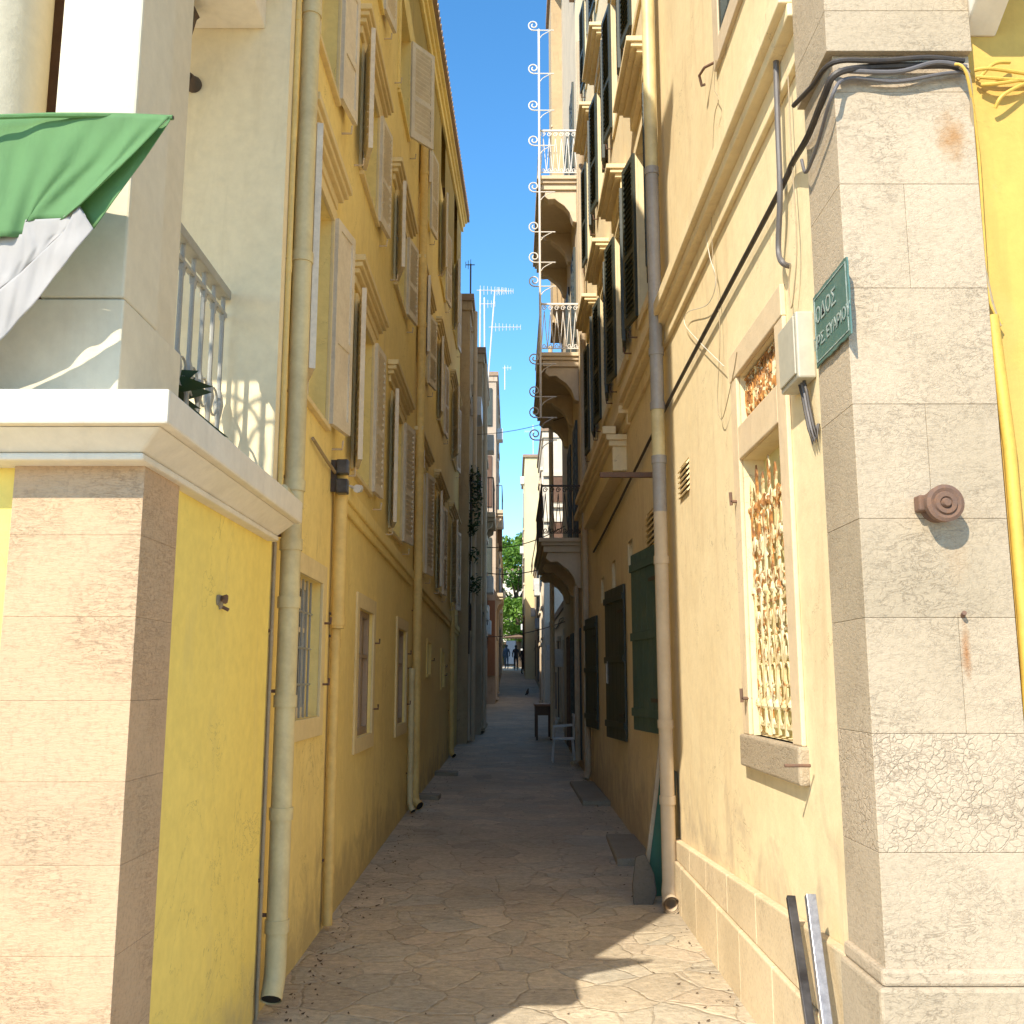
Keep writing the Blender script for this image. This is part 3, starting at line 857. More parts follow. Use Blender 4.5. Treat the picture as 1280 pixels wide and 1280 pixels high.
# cornice, gutter, roof
r0, r1 = roofz(LD0), roofz(LD1)
mb = MB()
mb.wall('L', LD0, LD1 + .1, r0 - .25, r0 - .12, 0, .05, r1 - .25, r1 - .12)
mb.wall('L', LD0, LD1 + .1, r0 - .12, r0 - .04, 0, .09, r1 - .12, r1 - .04)
mb.wall('L', LD0, LD1 + .1, r0 - .04, r0 + .02, 0, .14, r1 - .04, r1 + .02)
mb.build('cornice', 'yellow', lh, bevel=.01)
mb = MB()
mb.wall('L', LD0 - .05, LD1 + .15, r0 + .02, r0 + .06, -7, .19, r1 + .02, r1 + .06)
rf = mb.build('roof', 'roof', lh)
mb = MB()
n = 90
for k in range(n):
    d = LD0 + (LD1 - LD0) * k / n
    z = roofz(d) + .06
    mb.tube([(xl(d) + .20, d, z), (xl(d) - .3, d, z + .05)], .05, 6)
mb.build('eaves_tile_row', 'roof', rf)
for (i, fl, pa, pb, a, b, z0, z1) in W:
    an = random.Random(i * 7 + fl * 3)
    angs = (9 + an.random() * 12, 3 + an.random() * 9)
    if fl == 0:
        window('L', lh, a, b, z0, z1, 'surround', 'nf', 'shutC', pz=zpA[i], ped=(pa, pb), angs=angs, plouvre=(i > 0))
    elif fl == 1:
        window('L', lh, a, b, z0, z1, 'surround', 'nf', 'shutC', pz=zpB[i], ped=(pa, pb), angs=angs, plouvre=(i > 0))
    else:
        window('L', lh, a, b, z0, z1, 'yellow', 'nf' if i not in (2,) else 'f', 'shutC', angs=(angs[0], 38 if i == 2 else angs[1]), tw=.07)
for k, (a, b, z0, z1) in enumerate(GW):
    w = window('L', lh, a, b, z0, z1, 'surround' if k < 3 else 'yellow', None, 'shutC' if k == 0 else 'pinkshut', tw=.12 if k < 3 else .05, tp=.02, dp=.12 if k == 0 else .07, sill=False, pane='glass' if k == 0 else 'pinkshut')
    if k in (0, 1):
        mb = MB()
        for q in range(7):
            d = a + (b - a) * (q + .5) / 7
            mb.tube([(xl(d) - .05, d, z0), (xl(d) - .05, d, z1)], .008, 5)
        for zz in (z0 + .2, z0 + (z1 - z0) * .5, z1 - .2):
            mb.tube([(xl(a) - .05, a, zz), (xl(b) - .05, b, zz)], .007, 5)
        if k == 0: mb.build('grille', 'greyiron', w)
    for zz in (z0 + .2, z1 - .25):
        h = MB(); h.tube([(xl(b), b + .07, zz), (xl(b) + .06, b + .07, zz), (xl(b) + .06, b + .07, zz + .04)], .009, 6)
        h.build('shutter_pin', 'rust', w)
# downpipes
def vpipe(side, d, p, z0, z1, r, mat, parent, cz=(), kick=0, label=None, name='downpipe', lean=0):
    f = xl if side == 'L' else xr; sg = 1 if side == 'L' else -1
    x = f(d) + sg * p
    pts = [(x, d + lean, z1), (x, d, z0 + .12)]
    if kick < 0:
        pts += [(x, d - .015, z0 + .05), (x, d - .07, z0 - .02)]
    elif kick:
        pts += [(x + sg * .015, d - .01, z0 + .05), (x + sg * .06 * kick, d - .05 * kick, z0 + .01)]
    else:
        pts += [(x, d, z0)]
    col = [((x, d, z - .03), (x, d, z + .03)) for z in cz]
    o = downpipe(name, pts, r, mat, parent, col, label)
    for z in cz[::2] if cz else ():
        MB().tube([(x, d, z + .05), (f(d), d, z + .05)], .010, 6).build('pipe_clip', 'rust', o)
    return o
c = onL(350, 1200, .08)
vpipe('L', 5.16, .09, .12, 2.50, .052, 'pipeY', lh, (.42, .95, 1.5, 2.0, 2.3), -1, label='thick cream downpipe below the ledge with an open cut end')
vpipe('L', 5.20, .085, 2.50, 9.5, .052, 'pipeY', lh, (2.62, 3.9, 5.4, 7.0))
vpipe('L', 5.10, .035, 2.6, 9.5, .016, 'pipeO', lh, (3.8, 5.3))
vpipe('L', 5.06, .03, .02, 2.3, .010, 'wire', lh, (.6, 1.2, 1.8))
vpipe('L', 6.78, .06, 1.95, 3.02, .045, 'pipeO', lh, (2.0,))
vpipe('L', 6.80, .045, .05, 1.95, .032, 'pipeO', lh, (.4, 1.0, 1.85), 0)
vpipe('L', 12.25, .07, .14, 9.9, .055, 'pipeO', lh, (.8, 1.6, 2.4, 4.2, 6.1, 8.2), 1.2)
vpipe('L', 11.9, .05, .12, 1.75, .035, 'pipeY', lh, (.5, 1.1, 1.7), .8)
vpipe('L', 19.4, .06, .2, 3.1, .05, 'pipeO', lh, (1.0, 2.0), 1)
# elbow leaving the ledge
p = onL(352, 600, .1)
MB().tube([(-1.22, 4.93, 2.52), (-1.16, 4.97, 2.55), (-1.15, 5.08, 2.52), (-1.16, 5.13, 2.44)], [.03, .035, .04, .04], 10).build('pipe_elbow', 'pipeY', lh, smooth=True)

# floodlight pair and camera on the yellow wall
c = onL(425, 597, .06)
fl = thing('floodlight', 'pair of small black floodlights on the yellow wall above the string course', 'floodlight', c)
for k in (0, 1):
    z = c.z + (.02 if k == 0 else -.115)
    m_ = MB().box(c.x - .02, c.x + .06, c.y - .05, c.y + .03, z, z + .10)
    m_.build('lamp_head', 'blackmetal', fl, bevel=.008)
MB().box(c.x - .06, c.x - .02, c.y - .02, c.y + .01, c.z - .10, c.z + .12).build('bracket', 'iron', fl)
a = onL(391, 548, .02); b = onL(420, 592, .03)
MB().tube([a, (a + b) / 2 + Vector((.01, 0, -.02)), b], .012, 6).build('cable', 'wire', fl)
c = onL(448, 611, .10)
cam_ = thing('security_camera', 'small white security camera beyond the floodlights on the yellow wall', 'camera', c)
MB().tube([c + Vector((.0, -.06, -.01)), c + Vector((0, .05, .01))], .03, 12).build('camera_body', 'whiteplastic', cam_, smooth=True)
MB().tube([c + Vector((0, 0, 0)), c + Vector((-.10, .02, .03))], .012, 8).build('camera_arm', 'whiteplastic', cam_)

# ================================================================== RIGHT: corner pilaster and long house
rh = thing('ochre_house', 'long ochre house with dark green shutters and a limestone corner pilaster', 'house', (1.25, 9, 0))
RD0, RD1 = 3.77, 16.9
RZ = 14.3
ra = []
# openings: (a, b, z0, z1, depth)
BW = (4.42, 5.20, 1.33, 2.76); TW = (4.45, 5.20, 2.94, 3.22)
rcols = [(8.0, 9.15), (9.85, 11.0), (11.65, 12.9), (13.45, 14.8)]
rholes = [(*BW, .20), (*TW, .20), (4.35, 5.3, 5.32, 7.0, .15)]
RW = []
for i, (a, b) in enumerate(rcols):
    c = (a + b) / 2; hw = .38
    for fl_, (z0, z1) in enumerate(((4.98, 6.62), (8.0, 9.6), (11.0, 12.4))):
        rholes.append((c - hw, c + hw, z0, z1, .14)); RW.append((i, fl_, a, b, c - hw, c + hw, z0, z1))
SM = [(9.95, 10.35, 2.72, 3.02), (11.6, 11.95, 2.68, 3.0), (13.0, 13.4, 2.62, 2.95)]
for s_ in SM: rholes.append((*s_, .10))
vents = []
for (q, w_) in (((850, 570), (862, 612)), ((808, 625), (824, 672))):
    A = onR(q[0], q[1] + 12); B = onR(w_[0], w_[1] - 12)
    a, b = sorted((A.y, B.y)); z0, z1 = sorted((onR(w_[0], w_[1]).z, onR(w_[0], q[1]).z))
    vents.append((a, b, z0, z1)); rholes.append((a, b, z0, z1, .06))
mb = MB()
facade(mb, 'R', RD0, 7.6, -.3, RZ, [h for h in rholes if h[1] < 7.6])
facade(mb, 'R', 7.6, RD1, -.3, RZ, [h for h in rholes if h[0] > 7.6])
body(mb, 'R', RD0, RD1, -.3, RZ, 8)
mb.build('wall', 'rightwall', rh)
MB().wall('R', RD0 - .4, RD1 + .2, RZ, RZ + .2, -8, .10).build('roof', 'roof', rh)
# corner pilaster: coursed limestone blocks
py_ = [1400, 1218, 1066, 917, 772, 648, 505, 360, 230, 115, 70, 20, -90, -220]
def zat(y): return onY(1150, y, 3.41).z
jz = [zat(y) for y in py_]
jz[0] = -.3
split = {2: .50, 3: .62, 4: None, 5: .44, 6: None, 7: .5, 8: None}
mb = MB()
XF0, XF1 = 1.20, 1.71
for i, (a, b) in enumerate(zip(jz, jz[1:])):
    sp = {3: .62, 5: .50, 7: .46}.get(i)
    pr = -.03 if i >= 10 else 0
    if i == 1: pr = -.0
    segs = [(XF0, XF0 + (XF1 - XF0) * sp), (XF0 + (XF1 - XF0) * sp, XF1)] if sp else [(XF0, XF1)]
    for k, (x0_, x1_) in enumerate(segs):
        g = .0005
        mb.box(x0_ + (g if k else 0) + (pr if not k else 0), x1_ - (g if k < len(segs) - 1 else 0), 3.41 + pr, RD0 - (.0), a + g, b - g)
mb.box(XF0 + .02, XF1 - .01, 3.43, RD0 - .002, -.3, RZ)
mb.build('pilaster', 'stoneR', rh, bevel=.002)
mb = MB(); mb.box(XF0 - .035, XF1 + .01, 3.375, RD0 + .001, -.3, zat(1232) + .0)
mb.box(XF0 - .02, XF1 + .008, 3.39, RD0 + .001, zat(1232), zat(1210))
mb.build('pilaster_base', 'stoneR', rh, bevel=.012)
mb = MB()
mb.box(XF0 - .03, XF1 + .02, 3.375, RD0, zat(68), zat(40)); 
# bright yellow front wall to the right
mb = MB(); mb.box(XF1, 9, 3.46, 6, -.3, RZ)
mb.build('front_wall', 'rightyellow', rh)
# plinth of big stones, stepped
mb = MB()
ed = [RD0 + .002, 4.05, 4.75, 5.4, 5.95, 6.6, 7.15, 7.62]
for i, (a, b) in enumerate(zip(ed, ed[1:])):
    mb.wall('R', a + .0015, b - .0015, -.3, .34, 0, .07)
ed = [RD0 + .002, 4.4, 5.1, 5.75, 6.35, 6.9, 7.62]
for i, (a, b) in enumerate(zip(ed, ed[1:])):
    zt0 = .64 - .045 * (a - 3.8); zt1 = .64 - .045 * (b - 3.8)
    mb.wall('R', a + .0015, b - .0015, .343, zt0, 0, .05, .343, zt1)
mb.build('plinth', 'stoneP', rh, bevel=.008)
# bands
mb = MB()
mb.wall('R', RD0, 9.9, 4.40, 4.50, 0, .12); mb.wall('R', RD0, 9.9, 4.34, 4.40, 0, .085); mb.wall('R', RD0, 9.9, 4.20, 4.34, 0, .03)
mb.wall('R', 9.9, RD1, 4.30, 4.38, 0, .12); mb.wall('R', 9.9, RD1, 4.18, 4.30, 0, .04)
mb.build('string_course', 'rightwall', rh, bevel=.006)
mb = MB()
mb.wall('R', 10.2, 14.5, 4.16, 4.24, 0.12, .26); mb.wall('R', 10.22, 14.5, 4.10, 4.16, .0, .22); mb.wall('R', 10.25, 14.5, 4.04, 4.10, 0, .19); mb.wall('R', 10.28, 14.4, 3.78, 4.04, 0, .15)
mb.build('ledge', 'rightwall', rh, bevel=.006)
for (i, fl_, pa, pb, a, b, z0, z1) in RW:
    an = random.Random(i * 5 + fl_ * 11)
    pz = (7.22 if i == 0 else 7.02) if fl_ == 0 else (9.98 if fl_ == 1 else 12.9)
    w = window('R', rh, a, b, z0, z1, 'rightwall', 'nf', 'shutG', pz=pz, ped=(pa, pb), angs=(4 + an.random() * 5, 5 + an.random() * 6), tw=.10, sill=False, pm='rightwall')
w = window('R', rh, 4.35, 5.3, 5.32, 7.0, 'beige', None, 'shutG', tw=.14, sill=False, pane='shutG', dp=.03)
for s_ in SM:
    mb = MB().wall('R', s_[0], s_[1], s_[2], s_[3], -.1, -.09); mb.build('vent_opening', 'dark', rh)
for k, (a, b, z0, z1) in enumerate(vents):
    mb = MB().wall('R', a, b, z0, z1, -.06, -.05); v_ = mb.build('vent', 'dark', rh)
    s2 = MB(); n = 6
    for i in range(n):
        zz = z0 + (z1 - z0) * (i + .5) / n
        f = xr(a); o = Vector((f, a, zz)); ex = Vector((0, 1, 0)); ey = Vector((-.6, 0, -.8)); ez = ex.cross(ey)
        s2.obox(o, ex, ey, ez, (0, b - a), (-.03, .03), (-.005, .005))
    s2.build('slat_row', 'rightwall', v_)

# barred window
def barred():
    a, b, z0, z1 = BW; ta, tb, tz0, tz1 = TW
    mb = MB(); p = .022
    mb.wall('R', a - .14, a, 1.33, 3.22, 0, p); mb.wall('R', b, b + .14, 1.33, 3.22, 0, p)
    mb.wall('R', a - .14, b + .14, 3.22, 3.37, 0, p + .004); mb.wall('R', a, b, 2.76, 2.94, 0, p)
    w = mb.build('barred_window', 'oldtrim', rh, bevel=.006)
    MB().wall('R', a - .16, b + .13, 1.17, 1.33, -.05, .045).build('sill', 'stoneR', w, bevel=.012)
    MB().wall('R', a, b, z0, z1, -.202, -.11).build('pane', 'paleyellow', w)
    MB().wall('R', ta, tb, tz0, tz1, -.202, -.196).build('pane', 'dark', w)
    # main grille: flat spear bars with collars and rosettes
    g = MB(); n = 7; px_ = .03
    X = lambda d: xr(d) + px_
    for i in range(n):
        d = a + .03 + (b - a - .06) * i / (n - 1)
        x = X(d)
        zt = z1 - .06 - (.0 if i % 2 else .06)
        g.box(x - .006, x + .006, d - .012, d + .012, z0 + .02, zt - .09)
        g.prism([(-.012, zt - .09), (-.024, zt - .06), (0, zt), (.024, zt - .06), (.012, zt - .09)], lambda q, z, k: (x - .004 + .008 * k, d + q, z))
        for zz in (z0 + .16, z0 + .72, z1 - .28):
            g.lathe((x, d, zz - .025), (0, 0, 1), [(0, .012), (.015, .022), (.035, .022), (.05, .012)], 8)
    for zz in (z0 + .06, z0 + .16, z0 + .66, z0 + .80, z1 - .28):
        g.box(X(a) - .005, X(a) + .005, a, b, zz - .009, zz + .009)
    rnd = random.Random(2)
    def ring(dc, zc, rd, rz_, t0=0, t1=2 * PI, rr=.005):
        pts = [(X(dc), dc + rd * math.cos(w_), zc + rz_ * math.sin(w_)) for w_ in [t0 + (t1 - t0) * k / 14 for k in range(15)]]
        g.tube(pts, rr, 5)
    for i in range(n - 1):
        d = a + .03 + (b - a - .06) * (i + .5) / (n - 1)
        h = (b - a) / n / 2.2
        for zz in (z0 + .11, z0 + .73): ring(d, zz, h * .9, .045)
        for zz in (z0 + .30, z0 + .43, z0 + .56, z0 + .93, z0 + 1.05): 
            ring(d, zz, h * .85, .055, rr=.0065)
        for k in range(6):
            zz = z0 + .2 + k * .19
            g.prism([(h * .5 * math.cos(q * PI / 3 + rnd.random() * .5), .045 * math.sin(q * PI / 3)) for q in range(6)], lambda q1, z_, k_: (X(d) - .012 + .006 * k_, d + q1, zz + z_))
    g.build('grille', 'peel', w)
    # transom grille: two rings of leafy scrolls
    g = MB()
    for i in range(4):
        d = ta + (tb - ta) * (i + .5) / 4
        for (rd, rz_) in ((.085, .12), (.05, .07), (.02, .03)):
            g.tube([(X(d), d + rd * math.cos(w_), (tz0 + tz1) / 2 + rz_ * math.sin(w_)) for w_ in [k * 2 * PI / 16 for k in range(17)]], .009, 5)
        for k in range(8):
            w_ = k * PI / 4
            g.tube([(X(d), d + .03 * math.cos(w_), (tz0 + tz1) / 2 + .04 * math.sin(w_)), (X(d), d + .08 * math.cos(w_), (tz0 + tz1) / 2 + .115 * math.sin(w_))], [.012, .006], 5)
    g.tube([(X(ta), ta, tz0 + .02), (X(tb), tb, tz0 + .02)], .008, 5); g.tube([(X(ta), ta, tz1 - .02), (X(tb), tb, tz1 - .02)], .008, 5)
    g.build('transom_grille', 'peel', w)
    # shutter hooks on the render
    for (q, zz) in (((926, 627), 0), ((940, 873), 0)):
        c = onR(*q)
        h = MB().tube([(c.x + .01, c.y, c.z), (c.x - .055, c.y, c.z)], .009, 7)
        h.tube([(c.x - .052, c.y, c.z - .02), (c.x - .055, c.y, c.z + .05)], .009, 7)
        h.build('shutter_pin', 'rust', rh)
    c = onR(1007, 957, .045)
    MB().tube([(c.x + .02, c.y, c.z), (c.x - .085, c.y, c.z)], .007, 7).build('sill_rod', 'rust', w)
barred()

# green board shutters at street level, standing a little off the wall
def leafboard(dh, df, off, z0, z1, mat, name='board_shutter', label=None, px=.02):
    x0_, x1_ = xr(dh) - px, xr(df) - off
    o = Vector((x0_, dh, 0)); e = Vector((x1_ - x0_, df - dh, 0)); L = e.length; ex = e.normalized(); ez = Vector((0, 0, 1)); ey = ez.cross(ex)
    mb = MB(); n = 5
    for i in range(n):
        mb.obox(o, ex, ey, ez, (L * i / n + .002, L * (i + 1) / n - .002), (-.012, .012), (z0, z1))
    for zz in (z0 + .12, (z0 + z1) / 2, z1 - .16):
        mb.obox(o, ex, ey, ez, (0, L), (.012, .03), (zz, zz + .07))
    s = mb.build(name, mat, rh, bevel=.003, label=label)
    for zz in (z0 + .25, z1 - .3):
        MB().obox(o, ex, ey, ez, (-.02, .18), (.031, .037), (zz, zz + .03)).build('hinge', 'iron', s)
    return s
leafboard(8.15, 9.0, .13, 1.18, 2.72, 'shutG2', label='large worn green board shutter nearest the downpipe')
leafboard(10.6, 11.6, .12, .98, 2.62, 'shutG', label='dark green board shutter beyond the large one')
leafboard(13.9, 15.0, .10, .95, 2.5, 'shutG', label='dark green board shutter farthest down the wall')
# letter opening on the middle board
c = onR(760, 838, .12)
MB().tube([c + Vector((-.01, -.06, -.14)), c + Vector((-.01, .06, -.14)), c + Vector((-.01, .06, .1)), c + Vector((-.01, -.06, .1)), c + Vector((-.01, -.06, -.14))], .008, 5).build('handle', 'galv', rh)
# downpipe right: coloured lengths
X = xr(7.45) - .10
def seg(name, z0, z1, mat, label=None):
    return MB().tube([(X, 7.45, z1), (X, 7.45, z0)], .052, 16, cap=False).build(name, mat, rh, smooth=True, label=label)
zz = lambda y: onY(829, y, 7.45).z
seg('downpipe', zz(212), RZ, 'pipeY', 'pale yellow upper length of the downpipe')
seg('downpipe', zz(505), zz(212), 'pipeG', 'grey middle length of the downpipe')
d3 = seg('downpipe', zz(575), zz(505), 'pipeY'); seg('downpipe', zz(640), zz(575), 'pipeG')
mb = MB()
mb.tube([(X, 7.45, zz(640)), (X, 7.45, .20), (X - .01, 7.43, .13), (X - .015, 7.38, .085), (X - .02, 7.25, .075)], .052, 16, cap=False)
mb.tube([(X - .015, 7.38, .085), (X - .02, 7.255, .075)], .043, 16, cap=False)
mb.tube([(X - .018, 7.30, .078), (X - .02, 7.24, .075)], .060, 16, cap=False)
lowp = mb.build('downpipe', 'beige', rh, smooth=True, label='beige lower length of the downpipe with open elbow at its foot')
for y in (215, 440, 508, 575, 700, 905, 1000):
    MB().tube([(X, 7.45, zz(y) - .03), (X, 7.45, zz(y) + .03)], .059, 16).build('pipe_collar', 'beige' if y > 600 else 'pipeG', lowp, smooth=True)
vp = MB().tube([(xr(15) - .08, 15, 12), (xr(15) - .08, 15, .3), (xr(15) - .12, 14.95, .2)], .05, 10).build('downpipe', 'grey', rh, smooth=True)
# iron rod across
a = onR(826, 590, .02)
MB().box(a.x - .48, a.x, a.y + .1, a.y + .14, a.z - .02, a.z + .02).build('iron_arm', 'rust', rh)
# white console + yellow underside at the top right
mb = MB()
mb.prism([(0, 0), (0, .9), (-.32, .9), (-.32, .25), (-.18, .1)], lambda a, b, k: (1.715 + .13 * k, 3.46 + a, 4.02 + b))
mb.build('console', 'white', rh, bevel=.01)
MB().box(1.55, 4.0, 3.0, 3.46, 4.95, 5.1).build('balcony_slab', 'white', rh, bevel=.01)

# ---------------- cables on the right house
def pathtube(name, pts, r, mat, label, cat='cable', n=8, group=None):
    # smooth the polyline
    P_ = [Vector(p) for p in pts]; out = []
    for i in range(len(P_) - 1):
        p0 = P_[max(i - 1, 0)]; p1 = P_[i]; p2 = P_[i + 1]; p3 = P_[min(i + 2, len(P_) - 1)]
        for k in range(6):
            t = k / 6
            out.append(.5 * ((2 * p1) + (p2 - p0) * t + (2 * p0 - 5 * p1 + 4 * p2 - p3) * t * t + (3 * p1 - p0 - 3 * p2 + p3) * t ** 3))
    out.append(P_[-1])
    o = MB().tube(out, r, n).build(name, mat, None, smooth=True)
    return tag(o, label, cat, group)
R_ = lambda x, y, p=.03: onR(x, y, p)
PS = lambda x, y, p=.03: (lambda r, t: Vector((r.x * t, r.y * t, EYE + r.z * t)))(ray(x, y), (1.20 - p) / ray(x, y).x)
FY = lambda x, y, p=.03: onY(x, y, 3.41 - p)
pathtube('cable_conduit', [R_(742, 690), R_(760, 656), R_(800, 575), R_(840, 494), R_(900, 380), R_(974, 240), R_(990, 205), PS(1010, 170), PS(1030, 120), FY(1046, 92, .05), FY(1090, 84), FY(1150, 82), FY(1190, 82), FY(1209, 90, .03)], .0135, 'blackcable', 'thick black cable climbing the ochre wall and wrapping the limestone corner')
pathtube('cable', [PS(992, 132, .06), PS(1015, 108, .04), FY(1042, 78, .04), FY(1100, 76, .05), FY(1160, 72, .05), FY(1205, 76, .04)], .010, 'blackcable', 'loose black cable end poking out left of the limestone corner')
pathtube('cable', [PS(1002, 200), PS(1008, 215), PS(1022, 180), PS(1040, 120), FY(1060, 98), FY(1120, 102), FY(1180, 92), FY(1212, 90)], .007, 'greycable', 'thin slack cable looping under the thick bundle at the limestone corner')
pathtube('cable', [FY(1048, 88, .04), FY(1120, 90, .045), FY(1170, 78, .045), FY(1208, 84, .04)], .009, 'greycable', 'grey cable in the bundle across the limestone face')
pathtube('cable', [R_(968, -60, .05), R_(968, 0, .05), R_(972, 150, .05), R_(975, 240, .05), R_(973, 310, .04), R_(978, 328, .04), R_(988, 333, .0)], .013, 'greycable', 'grey cable hanging down the ochre wall and bending in below the band')
pathtube('wire', [R_(985, 95), R_(990, 200), R_(996, 300), R_(993, 360), R_(989, 385), R_(986, 360), R_(988, 330)], .003, 'wire', 'thin wire loop beside the junction box', 'wire')
pathtube('wire', [R_(895, 75), R_(893, 110), R_(898, 125), R_(892, 160), R_(890, 300), R_(896, 355), R_(900, 420), R_(897, 500), R_(903, 523), R_(916, 470), R_(921, 440)], .0025, 'wire', 'long thin wire drooping down the ochre wall left of the barred window', 'wire')
pathtube('wire', [R_(880, 275), R_(887, 320), R_(895, 350), R_(885, 380), R_(860, 390), R_(856, 405), R_(872, 425), R_(905, 458)], .0025, 'canvas', 'pale wire curling across the thick black cable', 'wire')
YW = lambda x, y, p=.03: onY(x, y, 3.46 - p)
pathtube('cable', [FY(1200, 84, .04), FY(1212, 100, .05), YW(1217, 180), YW(1226, 300), YW(1238, 370), YW(1250, 408)], .0065, 'wire', 'thin yellowish cable dropping along the right edge of the limestone corner')
pathtube('cable', [FY(1190, 80, .04), FY(1208, 92, .06), YW(1222, 180), YW(1230, 300), YW(1236, 372), YW(1252, 405)], .0055, 'pipeYY', 'second thin painted cable beside the right edge of the limestone corner')
for k, (a, b, c2) in enumerate([((1218, 88), (1240, 86), (1300, 95)), ((1220, 96), (1245, 98), (1300, 102)), ((1222, 100), (1242, 80), (1262, 78)), ((1226, 106), (1250, 104), (1290, 98)), ((1244, 135), (1255, 118), (1290, 100))]):
    pathtube('cable', [YW(*a), YW(*b, .05), YW(*c2, .03)], .007, 'pipeYY', 'yellow painted cable in the tangle right of the limestone corner', group='yellow painted cables at the corner')
o = MB().tube([YW(1240, 395, .03), YW(1262, 560, .03), YW(1282, 800, .03), YW(1310, 1250, .03)], .022, 12).build('conduit', 'pipeYY', None, smooth=True)
tag(o, 'bright yellow painted conduit running down the yellow wall', 'conduit')
# hook with wires high on the wall
c = onR(893, 78)
hk = thing('wall_hook', 'small dark iron scroll hook with wire ends high on the ochre wall', 'hook', c)
MB().tube([c, c + Vector((-.05, .05, .0)), c + Vector((-.07, .12, -.01)), c + Vector((-.05, .15, -.06)), c + Vector((-.04, .12, -.07))], .009, 7).build('hook', 'rust', hk)

# junction box
A = onR(1017, 440)
jb = thing('junction_box', 'grey beige electrical junction box on the ochre wall beside the street sign', 'junction box', (xr(4) , 4.05, 2.55))
zt, zb = onY(1005, 396, 3.97).z, onY(1005, 478, 3.97).z
fx = xr(3.95)
MB().box(fx - .075, fx + .0, 3.90, 4.16, zb, zt).build('housing', 'plastic', jb, bevel=.008)
MB().box(fx - .083, fx - .0755, 3.915, 4.145, zb + .02, zt - .015).build('cover', 'plastic', jb, bevel=.004)
for k in range(3):
    y = 3.93 + .03 * k
    MB().tube([(fx - .04, y + .02, zb + .01), (fx - .035, y, zb - .05), (fx - .03, y - .01, zb - .12), (fx - .028, y - .04, zb - .20), (fx - .022, y - .06, zb - .27), (fx - .01, y - .05, zb - .2)], .007, 6).build('cable', 'blackcable' if k != 1 else 'greycable', jb)

# street sign
sg_ = thing('street_sign', 'green enamel street name sign with Greek lettering on the limestone corner', 'sign', (1.19, 3.55, 2.9))
zs0, zs1 = 2.80, 3.085
y0, y1 = 3.34, 3.74
mb = MB()
rnd = random.Random(3)
NX, NZ = 14, 8
def sp(i, j, x):
    yy = y0 + (y1 - y0) * i / NX; z_ = zs0 + (zs1 - zs0) * j / NZ
    if j in (0, NZ): z_ += rnd.uniform(-.004, .004)
    if i in (0, NX): yy += rnd.uniform(-.003, .003)
    return (x, yy, z_)
k = 0
for i in range(NX + 1):
    for j in range(NZ + 1): mb.v.append(Vector(sp(i, j, 1.187)))
for i in range(NX):
    for j in range(NZ):
        q = i * (NZ + 1) + j; mb.f.append((q, q + 1, q + NZ + 2, q + NZ + 1))
pl_ = mb.build('plate', 'sign', sg_)
s = pl_.modifiers.new('solid', 'SOLIDIFY'); s.thickness = .006; s.offset = 0
mb = MB()
x = 1.1815; m_ = .014; th = .004
for (a, b, c, d) in ((y0 + m_, y1 - m_, zs0 + m_, zs0 + m_ + th), (y0 + m_, y1 - m_, zs1 - m_ - th, zs1 - m_), (y0 + m_, y0 + m_ + th, zs0 + m_ + th, zs1 - m_ - th), (y1 - m_ - th, y1 - m_, zs0 + m_ + th, zs1 - m_ - th)):
    mb.box(x, x + .002, a, b, c, d)
mb.build('border_line', 'lettering', sg_)
def text(s_, size, y, z):
    cu = bpy.data.curves.new('lettering', 'FONT'); cu.body = s_; cu.size = size; cu.extrude = .0006; cu.align_x = 'CENTER'
    cu.offset = .0006
    o = bpy.data.objects.new('lettering', cu); COL.objects.link(o)
    dg = bpy.context.evaluated_depsgraph_get(); me = bpy.data.meshes.new_from_object(o.evaluated_get(dg))
    bpy.data.objects.remove(o)
    o = bpy.data.objects.new('lettering', me); COL.objects.link(o); me.materials.clear(); me.materials.append(M['lettering'])
    o.parent = sg_
    # text runs away from the viewer's right to left: +local x -> -Y, local z -> -X
    o.matrix_local = Matrix.Translation(Vector((1.1815, y, z)) - wloc(sg_)) @ Matrix(((0, 0, -1, 0), (-1, 0, 0, 0), (0, 1, 0, 0), (0, 0, 0, 1)))
text('ΟΔΟΣ', .085, (y0 + y1) / 2 + .05, zs0 + .165)
text('ΠΡΣ. ΕΥΑΡΙΟΥ', .062, (y0 + y1) / 2, zs0 + .07)

# round iron boss on the limestone face
c = FY(1169, 634, 0)
bs_ = thing('iron_boss', 'round rusty iron boss with concentric rings on the limestone pilaster', 'iron boss', c)
MB().lathe(c, (0, -1, 0), [(-.01, .055), (.012, .055), (.016, .045), (.05, .042), (.055, .062), (.085, .064), (.09, .052), (.086, .040), (.094, .036), (.094, .022), (.088, .018), (.102, .012), (.102, .002)], 26).build('disc', 'rust', bs_, smooth=True)
MB().box(c.x - .075, c.x - .045, c.y - .05, c.y, c.z - .02, c.z + .035).build('lug', 'rust', bs_, bevel=.006)
c = FY(1204, 771, 0)
nl = tag(MB().tube([c + Vector((0, .01, 0)), c + Vector((-.006, -.025, .012))], .008, 8).build('iron_nail', 'rust', None), 'rusty iron nail in the limestone below the round boss', 'nail')

